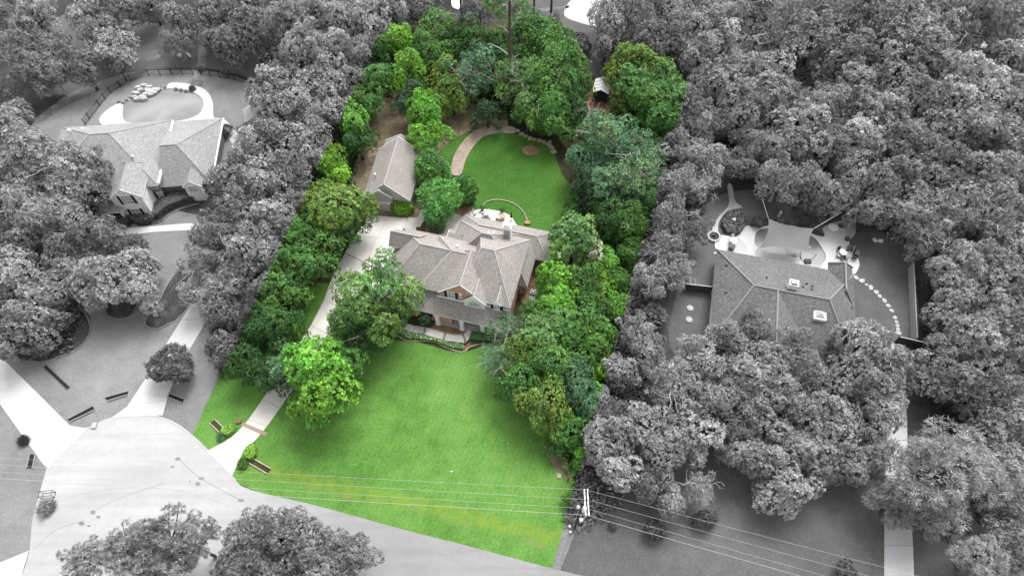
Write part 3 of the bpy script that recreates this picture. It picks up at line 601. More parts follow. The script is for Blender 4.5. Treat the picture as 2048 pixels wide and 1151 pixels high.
# ---- detached garage
Gg = thing('garage', 'detached sage garage with a steep grey gable roof and vines on its front', 'garage', (-23.03, 71.54, 0), math.radians(82))
GS = ['garage_shingle', 'white_trim', 'garage_siding']
hip('roof', Gg, (1.5, 12.0, -6.2, 1.8), 3.0, (1.5, -2.3), (12.0, -2.3), 6.6, GS, cap='ridge_main')
hip('roof', Gg, (0.9, 3.5, -3.4, 0.7), 4.0, (0.9, -1.35), (3.5, -1.35), 5.6, GS, cap=None)
hip('roof', Gg, (11.5, 14.6, -4.6, 1.2), 2.7, (11.5, -1.7), (14.6, -1.7), 4.5, GS, cap='ridge_main')
def wall_u(parent, r, z1, mat, name='wall'): return walls(parent, r, z1, mat, name)
walls(Gg, (1.1, 3.2, -3.1, 0.4), 3.95, 'garage_siding'); walls(Gg, (1.8, 11.7, -5.8, 1.4), 2.9, 'garage_siding'); walls(Gg, (11.6, 14.3, -4.3, .9), 2.6, 'garage_siding')
def panel_u(name, u, v0, v1, z0, z1, mat, par, d=.06):
    b = MB(); b.box((u - d, v0, z0), (u, v1, z1)); return b.build(name, mat, par)
gd = panel_u('garage_door', 1.1, -2.6, -0.2, 0.02, 2.1, 'garage_door', Gg)
for k in range(4): panel_u('door_panel', 1.04, -2.5, -0.3, 0.08 + k * .52, 0.53 + k * .52, 'garage_door', gd, .03)
panel_u('lintel', 1.1, -2.8, 0.0, 2.15, 2.35, 'white_trim', Gg, .1)
for v_ in (-3.0, 0.12): panel_u('wall_lamp', 1.1, v_ - .1, v_ + .1, 1.75, 2.15, 'dark_metal', Gg, .16)
wv = panel_u('window', 1.1, -1.62, -1.08, 3.9, 4.6, 'white_trim', Gg, .07)
for v_ in (-1.57, -1.33): 
    for z_ in (3.96, 4.29): panel_u('pane', 1.03, v_, v_ + .2, z_, z_ + .27, 'shutter', wv, .01)
vent(Gg, 4.6, 0.2, 4.6, h=.5)

# ---- left neighbour
Lh = thing('grey_house', 'wide pale grey brick house with a broad hip roof beside the kidney-shaped pool', 'house', at(340.8, 370.3, 5.0) * 1.0, math.radians(4))
Lh.location.z = 0; Lh.rotation_euler = (0, 0, math.radians(5.5))
LS = ['left_shingle', 'white_trim', 'pale_brick']; LC = 'ridge_left'
hip('roof', Lh, (-21.2, -2.3, 0.6, 15.6), 4.6, (-12.8, 8.8), (-9.8, 8.8), 8.9, LS, cap=LC)
hip('roof', Lh, (-2.9, 5.6, 1.7, 17.0), 3.0, (-2.0, 6.9), (0.7, 6.9), 7.2, LS, cap=LC)
hip('roof', Lh, (-9.2, -3.9, -2.3, 5.0), 5.3, (-6.5, -2.3), (-6.5, 3.5), 7.4, LS, along='v', cap=LC)
hip('roof', Lh, (-11.8, -8.0, -3.2, 2.0), 3.0, (-10.2, -1.0), (-9.5, -1.0), 4.5, LS, cap=LC)
hip('roof', Lh, (1.2, 4.3, 0.6, 4.0), 3.6, (2.75, .6), (2.75, 3.4), 5.0, LS, along='v', cap=LC)
walls(Lh, (-20.8, -2.7, 1.2, 15.0), 4.4, 'dark_brick'); walls(Lh, (-2.7, 5.2, 2.2, 16.5), 2.9, 'dark_brick'); walls(Lh, (-8.9, -4.2, -2.28, 2.0), 5.3, 'pale_brick', 'gable_wall'); walls(Lh, (1.5, 4.0, .62, 3.0), 3.6, 'pale_brick', 'dormer_wall')
window(Lh, -6.5, -2.3, 3.9, 1.5, 1.9, cols=3, rows=3, glass='pale_glass'); window(Lh, -6.5, -2.3, 0.9, 1.3, 1.6, glass='pale_glass'); window(Lh, -3.4, 1.2, 3.2, .0 + .9, 0.9, shutters=False); window(Lh, -3.2, 1.2, 0.9, .9, 1.3, glass='pale_glass'); window(Lh, 2.75, .6, 2.5, 1.3, 1.2, shutters=False, glass='pale_glass')
b = MB(); b.box((-2.4, 1.0, 4.3), (-2.15, 15.4, 4.75)); b.box((5.55, 1.7, 2.8), (5.75, 17, 3.08)); b.build('gutter', 'white_trim', Lh)
for u_ in (-11.4, -8.4): column(Lh, u_, -2.9, 2.8, .3)
for a_, v_, z_ in ((-19.0, 13.4, 5.8), (-18.0, 12.4, 6.6), (-6, 5, 7), (-16.8, 13.8, 5.6)): vent(Lh, a_, v_, z_, h=.2)

# ---- right neighbour
Rh = thing('charcoal_roof_house', 'single-storey house with a charcoal hip roof, chimney and skylight beside the shaded pool', 'house', (32.46, 62.23, 0), math.radians(-13.2))
RS = ['right_shingle', 'white_trim', 'dark_brick']; RR = 'ridge_right'
hip('roof', Rh, (-0.4, 20.3, -17.2, 0.1), 3.0, (4.5, -8.3), (15.1, -8.3), 7.0, RS, cap=RR)
hip('roof', Rh, (1.0, 15.0, -24.0, -6.0), 3.1, (7.9, -20.0), (7.9, -8.3), 6.95, RS, along='v', cap=RR)
hip('roof', Rh, (16.4, 20.2, -7.0, 1.2), 3.0, (18.3, 0.2), (18.3, -4.2), 4.8, RS, along='v', cap=RR) if False else hip('roof', Rh, (16.5, 20.1, -6.0, 1.3), 3.05, (18.3, -4.5), (18.3, 0.4), 5.0, RS, along='v', cap=RR)
walls(Rh, (0.0, 19.9, -16.8, -0.4), 2.9, 'pale_brick'); walls(Rh, (1.4, 14.6, -23.6, -10.0), 2.95, 'pale_brick'); walls(Rh, (16.9, 19.7, -3.0, .9), 2.9, 'pale_brick')
b = MB(); b.box((9.3, -7.6, 5.6), (10.5, -6.6, 7.7)); ch = b.build('chimney', 'white_trim', Rh)
b = MB(); b.box((9.2, -7.7, 7.7), (10.6, -6.5, 7.8)); b.box((9.5, -7.4, 7.8), (10.3, -6.8, 8.05)); b.build('chimney_cap', 'ac_case', ch)
b = MB(); s = (14.0, -10.6, 6.1)
b.box((13.2, -11.4, 5.2), (14.9, -9.8, 6.2)); sk = b.build('skylight', 'white_trim', Rh)
b = MB(); q = [(13.35, -11.25, 6.2), (14.75, -11.25, 6.2), (14.75, -9.95, 6.2), (13.35, -9.95, 6.2)]; ap = (14.05, -10.6, 6.75)
for i in range(4): b.face([q[i], q[(i + 1) % 4], ap])
b.build('skylight_dome', 'old_concrete', sk)
for u_, v_, z_ in ((6.6, -5.6, 5.8), (11.7, -6.3, 6.1), (12.4, -5.2, 5.6), (13.1, -5.6, 5.8), (12.9, -6.5, 6.2), (1.0, -3.5, 4.2), (1.2, -8.5, 4.3), (19.6, -6.5, 3.5), (19.7, -8.5, 3.5), (18.4, -9.0, 4.2)): vent(Rh, u_, v_, z_, 'dark_metal', h=.22, r=.13)

# ---- far buildings glimpsed through the trees
def far_deck(px, py, rot, label):
    o = thing('timber_pergola', label, 'pergola', at(px, py), math.radians(rot))
    for x in (-2, 2):
        for y in (-1.2, 1.2): b = MB(); b.box((x - .08, y - .08, 0), (x + .08, y + .08, 2.6)); b.build('post', 'ac_case', o)
    for y in (-1.2, 1.2): b = MB(); b.box((-2.3, y - .07, 2.6), (2.3, y + .07, 2.8)); b.build('beam', 'ac_case', o)
    for k in (0, 2, 4): b = MB(); b.box((-2 + k - .05, -1.5, 2.81), (-2 + k + .05, 1.5, 2.93)); b.build('rafter', 'ac_case', o)
    b = MB(); b.box((-3, -3.4, 0), (3, -1.0, .35)); b.build('deck', 'old_concrete', o)
far_deck(1522, 100, 18, 'pale timber pergola with a low deck glimpsed between the trees at the top')
o = thing('far_house', 'distant house wall and pale roof glimpsed behind the trees near the top edge', 'house', at(1330, -30), 0.1)
hip('roof', o, (-7, 7, -5, 5), 3.0, (-3, 0), (3, 0), 5.5, LS, cap=LC); walls(o, (-6.5, 6.5, -4.5, 4.5), 2.9, 'pale_brick')
# white shed at the left neighbour's side gate
o = thing('garden_shed', 'small white shed at the side gate of the left neighbour', 'shed', at(512, 246), math.radians(20))
hip('roof', o, (-1.5, 1.5, -1.6, 1.6), 2.2, (0, -1.6), (0, 1.6), 2.9, ['ridge_left', 'white_trim', 'white_trim'], along='v'); walls(o, (-1.3, 1.3, -1.4, 1.4), 2.1, 'white_trim')
b = MB(); b.box((-.5, -1.47, .05), (.5, -1.4, 1.9)); b.build('door', 'white_plastic', o)

# ================================================================ FOLIAGE
def crown_mesh(name, seed, R=5.0, lobes=18, lr=(0.27, 0.42), dist=(0.42, 0.72), h=0.8, tufts=620, k=14, tr=0.55, leaf=(0.42, 0.30), up=0.35, rad=0.0, low=-0.45, cone=0.0, mat='leaf', droop=0.0, thin=0.15):
    """leaf-sized faces in tufts over the lobes of a crown; centre at the origin"""
    r = np.random.default_rng(seed)
    d = r.normal(size=(lobes * 6, 3)); d /= np.linalg.norm(d, axis=1)[:, None]; d = d[d[:, 2] > -0.55][:lobes]; n = len(d)
    rr = r.uniform(*lr, n) * R; c = d * (r.uniform(*dist, n) * R)[:, None]
    c[0] = (0, 0, R * 0.1); rr[0] = R * 0.5
    if cone: c[:, :2] *= (1.0 - cone * np.clip(c[:, 2:3] / R + 0.1, -0.4, 1))
    c[:, 2] *= h; el = r.uniform(0.75, 1.3, (n, 3))
    wsum = rr ** 2; pick = r.choice(n, size=tufts * 4, p=wsum / wsum.sum())
    nn = r.normal(size=(tufts * 4, 3)); nn /= np.linalg.norm(nn, axis=1)[:, None]
    P = c[pick] + nn * el[pick] * rr[pick][:, None] * r.uniform(0.80, 1.16, (tufts * 4, 1))
    dd = np.linalg.norm((P[:, None, :] - c[None]) / el[None], axis=2) / rr[None]; dd[np.arange(len(P)), pick] = 9
    ok = (dd.min(1) > 0.78) & ((nn[:, 2] > low) | (r.random(len(P)) < 0.2)) & (r.random(len(P)) > thin)
    # leave ragged holes where a noise of the direction says so
    hole = np.sin(P[:, 0] * 1.9 / R * 5 + seed) * np.sin(P[:, 1] * 2.3 / R * 5 + seed * 2) * np.sin(P[:, 2] * 2.1 / R * 5 + seed * 3)
    ok &= ~((hole > 0.42) & (r.random(len(P)) < 0.85))
    P, nn, pick = P[ok][:tufts], nn[ok][:tufts], pick[ok][:tufts]; T = len(P)
    radial = P / (np.linalg.norm(P, axis=1)[:, None] + 1e-6); axis = nn * 0.5 + radial * 0.4 + r.normal(size=(T, 3)) * 0.25; axis[:, 2] += up; axis /= np.linalg.norm(axis, axis=1)[:, None]
    tone_t = np.clip(0.46 + 0.20 * r.normal(size=T) + 0.10 * r.normal(size=n)[pick], 0.02, 0.98); tint_t = np.clip(0.5 + 0.16 * r.normal(size=T) + 0.16 * r.normal(size=n)[pick], 0, 0.98)
    ts = r.uniform(0.55, 1.4, T) * tr
    L = T * k; idx = np.repeat(np.arange(T), k)
    # a rosette: leaves fan out round the twig tip and face along it
    ax = axis[idx]; v = r.normal(size=(L, 3)); v -= ax * (v * ax).sum(1)[:, None]; v /= np.linalg.norm(v, axis=1)[:, None]
    if rad: v = v + ax * r.normal(0.55, 0.5, L)[:, None]
    else: v = v + ax * r.uniform(-0.25, 0.8, L)[:, None]
    v[:, 2] -= droop; v /= np.linalg.norm(v, axis=1)[:, None]
    pos = P[idx] + v * (ts[idx] * r.uniform(0.35, 0.85, L))[:, None]
    ln = v + r.normal(size=(L, 3)) * 0.15; ln /= np.linalg.norm(ln, axis=1)[:, None]
    nl = ax + r.normal(size=(L, 3)) * (0.5 if rad else 0.35); nl -= ln * (nl * ln).sum(1)[:, None]; nl /= np.linalg.norm(nl, axis=1)[:, None]
    wd = np.cross(nl, ln); s = (r.uniform(0.7, 1.2, L) * (ts[idx] / tr) ** .6)[:, None]
    a = ln * (leaf[0] * 0.5 * s); b_ = wd * (leaf[1] * 0.5 * s)
    V = np.stack([pos - a, pos + b_ * 1.0 - a * 0.1, pos + a, pos - b_ - a * 0.1], 1).reshape(-1, 3)
    me = bpy.data.meshes.new(name); me.vertices.add(L * 4); me.vertices.foreach_set('co', V.astype(np.float32).ravel())
    me.loops.add(L * 4); me.loops.foreach_set('vertex_index', np.arange(L * 4, dtype=np.int32))
    me.polygons.add(L); me.polygons.foreach_set('loop_start', np.arange(0, L * 4, 4, dtype=np.int32)); me.polygons.foreach_set('loop_total', np.full(L, 4, np.int32))
    t = me.attributes.new('tone', 'FLOAT', 'FACE'); t.data.foreach_set('value', np.clip(tone_t[idx] + r.normal(size=L) * 0.13, 0, 1).astype(np.float32))
    t = me.attributes.new('tint', 'FLOAT', 'FACE'); t.data.foreach_set('value', np.clip(tint_t[idx] + r.normal(size=L) * 0.08, 0, 1).astype(np.float32))
    me.materials.append(M[mat]); me.update(); me.validate()
    return me, c, rr
def limb_mesh(name, seed, c, rr, reach=0.85, r0=0.14, fork=True, mat='bark', low=-3.2):
    r = random.Random(seed); mb = MB()
    for i in range(1, len(c)):
        end = Vector(c[i]); root = Vector((0, 0, max(low, end.z * 0.5 - 2.2))); mid = root.lerp(end, 0.5) + Vector((r.uniform(-.4, .4), r.uniform(-.4, .4), r.uniform(-.1, .5)))
        tip = end + end.normalized() * rr[i] * reach + Vector((0, 0, rr[i] * 0.2))
        mb.tube([root, mid, end, tip], [r0, r0 * .7, r0 * .45, r0 * .15], 5, cap=False)
        if fork:
            for _ in range(3):
                q = Vector((r.gauss(0, 1), r.gauss(0, 1), abs(r.gauss(0, 1)))).normalized()
                mb.tube([end, end + q * rr[i] * .5 + Vector((0, 0, .1)), end + q * rr[i] * reach * 1.12], [r0 * .4, r0 * .25, r0 * .08], 4, cap=False)
    o = mb.build(name, mat); me = o.data; bpy.data.objects.remove(o); return me
def trunk_mesh(mat):
    mb = MB(); mb.tube([(0, 0, 0), (.03, .02, .25), (-.03, .03, .6), (.0, .0, 1.0)], [0.42, 0.3, 0.24, 0.15], 9)
    o = mb.build('trunk', mat); me = o.data; bpy.data.objects.remove(o); return me
KIND = {}
def kind(key, n, limb='bark', reach=0.8, r0=0.13, **kw):
    L = []
    for i in range(n):
        me, c, rr = crown_mesh('crown', hash_(key) + i * 17, **kw)
        L.append((me, limb_mesh('limbs', i, c, rr, reach, r0, True, limb)))
    KIND[key] = (L, trunk_mesh(limb), kw.get('R', 5.0))
def hash_(s): return sum(ord(ch) * (i + 7) for i, ch in enumerate(s))
kind('O', 8, lobes=26, lr=(.14, .40), dist=(.35, 1.0), tufts=1900, k=12, tr=0.29, leaf=(0.27, 0.13))
kind('B', 6, lobes=20, lr=(.18, .42), dist=(.3, .95), tufts=1400, k=14, tr=0.36, leaf=(0.34, 0.15), thin=0.05)
kind('P', 4, limb='pine_bark', lobes=34, lr=(.10, .24), dist=(.4, 1.0), tufts=900, k=20, tr=0.42, leaf=(0.5, 0.075), rad=1, h=0.9, up=0.5)
kind('A', 5, limb='pale_bark', reach=1.3, r0=0.13, lobes=30, lr=(.12, .30), dist=(.45, 1.05), tufts=1500, k=11, tr=0.30, leaf=(0.32, 0.12), thin=0.35)
kind('C', 4, lobes=28, lr=(.16, .34), dist=(.4, 1.0), h=1.5, cone=.45, tufts=1500, k=11, tr=0.34, leaf=(0.36, 0.16))
kind('F', 3, lobes=30, lr=(.16, .3), dist=(.5, .9), tufts=2000, k=14, tr=0.40, leaf=(0.40, 0.06), rad=1, up=0.35, droop=.15, h=.95)
kind('D', 2, limb='pale_bark', reach=1.35, r0=0.11, lobes=22, lr=(.14, .24), dist=(.5, .9), tufts=420, k=14, tr=0.5, leaf=(0.5, 0.08), rad=1, thin=.3)
kind('S', 3, R=2.0, lobes=10, lr=(.35, .5), dist=(.3, .6), tufts=380, k=12, tr=0.22, leaf=(0.26, 0.13), h=.8, r0=.05, reach=.5)
kind('M', 2, R=3.0, lobes=9, lr=(.4, .6), dist=(.25, .5), tufts=700, k=16, tr=0.40, leaf=(0.45, 0.10), rad=1, up=0.5, h=.8, r0=.06, reach=.5)
kind('K', 2, R=1.5, lobes=4, lr=(.5, .6), dist=(.05, .2), tufts=170, k=12, tr=0.75, leaf=(0.85, 0.10), rad=1, up=0.2, h=.6, r0=.04, reach=.3)
kind('W', 1, R=5.0, lobes=20, lr=(.22, .42), dist=(.35, .85), tufts=1400, k=12, tr=0.38, leaf=(0.42, 0.17), thin=0.05, h=1.15, cone=.3, mat='flower_leaf')
def bare_mesh(seed):
    """a dead or leafless limb: a wandering stem with forks, at unit crown radius"""
    r = random.Random(seed); mb = MB()
    def grow(p, d, L, rad, lev):
        pts = [p]; rs = [rad]; n = 4
        for i in range(n):
            d = (d + Vector((r.gauss(0, .28), r.gauss(0, .28), r.gauss(0.02, .2)))).normalized(); p = p + d * L / n; pts.append(p); rs.append(rad * (1 - .16 * (i + 1)))
            if lev and i >= 1 and r.random() < .85:
                e = (d + Vector((r.gauss(0, .8), r.gauss(0, .8), r.gauss(.1, .4)))).normalized(); grow(p, e, L * r.uniform(.35, .6), rad * .55, lev - 1)
        mb.tube(pts, rs, 5 if lev > 1 else 4, cap=False)
    grow(Vector((0, 0, 0.15)), Vector((r.uniform(-.3, .3), -.8, .75)).normalized(), 1.15, .022, 3)
    o = mb.build('bare_branch', 'pale_bark'); me = o.data; bpy.data.objects.remove(o); return me
BARE = [bare_mesh(i) for i in range(7)]
rnd = random.Random(5)
rb = random.Random(77)
NAMES = dict(O='leafy_tree', B='broadleaf_tree', P='pine_tree', A='lichen_tree', C='slender_tree', F='cedar_tree', D='bare_twig_tree', S='shrub', M='crape_myrtle', K='spiky_shrub', W='magnolia_tree')
CATS = dict(O='tree', B='tree', P='tree', A='tree', C='tree', F='tree', D='tree', S='shrub', M='tree', K='shrub', W='tree')
TONES = {'g': (0.05, 0.125, 0.026), 'b': (0.095, 0.23, 0.03), 'd': (0.028, 0.075, 0.018), 't': (0.065, 0.135, 0.066), 'y': (0.085, 0.145, 0.028), 'l': (0.12, 0.25, 0.03), 'n': (0.022, 0.055, 0.024), 'h': (0.085, 0.17, 0.05), 'm': (0.07, 0.18, 0.04)}
count = {}
def tree(px, py, r, k, tone, label, zc=None, aspect=1.0, group=None, alpha=1.0, lean=0.0):
    """crown centred on the survey point, trunk down to the ground under it"""
    if zc is None:
        z = 8.0
        for _ in range(3): rw = r * depth(at(px, py, z)) / FPX; z = {'S': rw * .75, 'K': rw * .5, 'M': rw * .8 + .7}.get(k, rw * 1.22 + 1.0 if k != 'P' else rw + 5)
        zc = z
    p = at(px, py, zc); rw = r * depth(p) / FPX * (1.0 if k in 'SKMW' else 1.08); var, tm, R = KIND[k]; i = count[k] = count.get(k, -1) + 1
    cm, lm = var[i % len(var)]; s = rw / R * 1.0
    o = thing(NAMES[k], label, CATS[k], (p.x, p.y, 0), rnd.uniform(0, 2 * PI), group)
    col = TONES[tone] if isinstance(tone, str) else (tone, tone, tone)
    if not isinstance(tone, str): alpha = 0.0
    j = rnd.uniform(.88, 1.18) if isinstance(tone, str) else rnd.uniform(.82, 1.4); col = tuple(x * j for x in col)
    c = part('crown', cm, o); c.location = (0, 0, zc); c.rotation_euler = (rnd.uniform(-.18, .18), rnd.uniform(-.18, .18), 0); c.scale = (s * rnd.uniform(.85, 1.15), s * rnd.uniform(.85, 1.15), s * aspect * (rnd.uniform(1.1, 1.35) if k in 'OBAW' else 1.0)); c.color = (*col, alpha)
    if k not in 'SK':
        l = part('limbs', lm, o); l.location = (0, 0, zc); l.scale = (s, s, s * aspect); l.color = (1, 1, 1, alpha)
    for q in range({'A': 3, 'D': 3, 'O': 1, 'P': 1}.get(k, 0)):
        if k in 'AD' or rb.random() < .45:
            a_ = rb.uniform(-1.5, 1.5); e = part('bare_branch', BARE[rb.randrange(7)], o); e.location = (0, 0, zc); sc_ = rw * rb.uniform(.75, 1.0); e.scale = (sc_,) * 3
            e.rotation_euler = (rb.uniform(-.2, .3), 0, a_ - o.rotation_euler[2]); e.color = (1, 1, 1, alpha)
    t = part('trunk', tm, o); t.scale = (max(.12, s), max(.12, s), zc); t.color = (1, 1, 1, alpha)
    return o
def rows(txt, group=None):
    for line in txt.strip().splitlines():
        a, lab = line.split('|'); a = a.split()
        tone = a[4] if a[4].isalpha() else float(a[4])
        kw = {}
        for e in a[5:]:
            q, v_ = e.split('='); kw[{'z': 'zc', 'a': 'aspect', 'c': 'alpha'}[q]] = float(v_)
        tree(float(a[0]), float(a[1]), float(a[2]), a[3], tone, lab.strip(), group=group, **kw)

TREES_LEFT = '''
22 18 40 A .11|dark leafy tree cut by the upper left corner of the photo
66 28 42 P .20|pale tufted pine on the top edge, nearest the upper left corner
50 88 42 A .15|thin grey tree with pale twigs just below the upper left pine
96 90 38 A .15|twiggy grey tree right of the one below the upper left pine
62 142 44 A .13|lacy grey tree at the upper left, above the curved garden walk
106 150 34 A .12|small lacy tree between the garden walk and the round tree by the fence
168 138 36 B .13|dark round tree standing at the bend of the pool fence
12 184 22 O .10|small dark tree at the left edge level with the pool
26 250 42 O .17|rounded grey tree at the left edge beside the end of the garden walk
184 28 42 B .18|bright grey broad tree on the top edge above the pool
226 24 36 C .15|grey tree on the top edge, second of the pair above the pool
206 64 32 O .14|small grey tree under the pair on the top edge above the pool
227 97 34 B .17|round grey tree leaning over the lawn between pool and top edge
237 134 20 B .10|small dark tree at the foot of the round one leaning over the lawn
300 6 34 O .08|dark tree on the top edge left of the dirt path
352 38 36 O .14|grey tree just left of the dirt path above the pool
358 88 24 A .11|low dark tree beside the garden bench behind the pool
425 44 42 B .15|broad grey tree right of the dirt path behind the pool fence
468 32 42 O .13|grey tree on the top edge right of the dirt path
450 90 36 B .11|dark drooping tree behind the right end of the pool fence
506 78 46 O 0.121|dark grey tree between the pool yard and the pines
500 20 46 C 0.131|grey leafy tree on the top edge beside the pines
575 45 48 P 0.188|pale pine on the top edge, leftmost of the pine clump
628 28 46 P 0.188|pale pine in the middle of the clump on the top edge
612 92 42 P 0.178|tall pine with a visible trunk below the pine clump
684 32 48 O 0.168|light grey tree on the top edge right of the pine clump
732 52 46 B 0.159|light grey tree on the top edge above the green plot's left corner
790 26 44 O 0.149|light grey tree on the top edge left of the tall green trees
846 18 36 O 0.112|dark grey tree on the top edge behind the tall green trees
660 110 44 B 0.178|round light grey tree below the pine clump
712 110 44 A 0.168|light grey tree touching the top of the plot's left boundary
600 142 40 B 0.159|light grey tree left of the round tree below the pines
655 172 46 O 0.159|grey tree halfway down the wood beside the plot's left boundary
548 178 44 B 0.178|bright grey tree beside the right end of the pool fence
566 232 46 B 0.168|bright tree in front of the white garden shed
608 202 46 B 0.140|dark-gapped tree between the shed and the plot boundary
638 228 42 B 0.168|pale round-topped tree against the boundary, level with the shed
695 168 40 O 0.149|grey tree straddling the boundary above the pale round-topped tree
560 300 48 C 0.168|light crowned tree right of the left neighbour's roof
618 290 44 O 0.178|pale feathery tree against the boundary left of the garage
500 318 48 B 0.149|grey tree covering the left neighbour's side yard
452 368 44 O 0.140|leafy grey tree touching the right wall of the left neighbour
520 372 52 B 0.159|broad grey tree in the middle of the wood left of the green plot
580 358 46 O 0.159|grey tree on the boundary level with the garage roof
478 432 52 A 0.140|grey tree beside the clipped hedge and front walk of the left neighbour
548 442 52 B 0.149|grey broad tree left of the yellowish green tree
430 480 42 O 0.131|grey tree at the right end of the left neighbour's front walk
500 505 50 O 0.149|grey tree left of the green trees beside the long driveway
408 528 42 A 0.149|grey tree with pale bare limbs above the left neighbour's drive
462 562 48 A 0.140|grey tree with pale forked branches right of the left neighbour's drive
398 592 30 C 0.168|pale low tree overhanging the top of the left neighbour's drive
445 625 40 O 0.131|dark narrow tree right of the left neighbour's drive
455 690 30 B 0.112|small dark tree at the boundary above the grass wedge
60 330 66 O 0.178|large pale oak at the left edge beside the house
130 340 62 A 0.188|large pale oak with long white limbs leaning on the roof corner
190 372 48 O 0.140|dark side of the oak clump touching the front gable
128 432 62 A 0.159|grey oak with a bare white limb in front of the entry
52 425 58 A 0.159|grey oak at the left edge below the large pale oak
188 474 50 A 0.121|dark tree with white twigs in front of the entry walk
250 500 34 O 0.092|low dark tree beside the left neighbour's front lawn
150 500 46 O 0.131|grey tree behind the white-leaved tree
20 500 40 C 0.083|very dark tree at the left edge
42 548 52 B 0.159|rounded tree at the left edge above the stone-edged bed
98 582 44 B 0.207|bright white-leaved tree standing in the large stone-edged bed
160 548 44 A 0.131|dark twiggy tree between the white-leaved tree and the round tree
24 610 42 O 0.131|grey tree at the left edge of the large bed
60 650 48 B 0.112|dark low tree in the middle of the large bed
112 640 40 S .08|low grey shrub mass in the large bed near its stone edge
20 682 42 O 0.112|dark tree at the left edge beside the entry drive
78 690 34 S .09|low shrub at the lower rim of the large bed
232 556 56 B 0.207|pale round-topped tree above the crescent stone bed
285 580 40 B 0.188|pale tree joined to the round-topped tree, beside the pointed bed
196 588 30 B 0.188|small pale tree at the left foot of the round-topped tree
290 535 30 B 0.168|light grey treetop behind the pale round-topped pair
'''
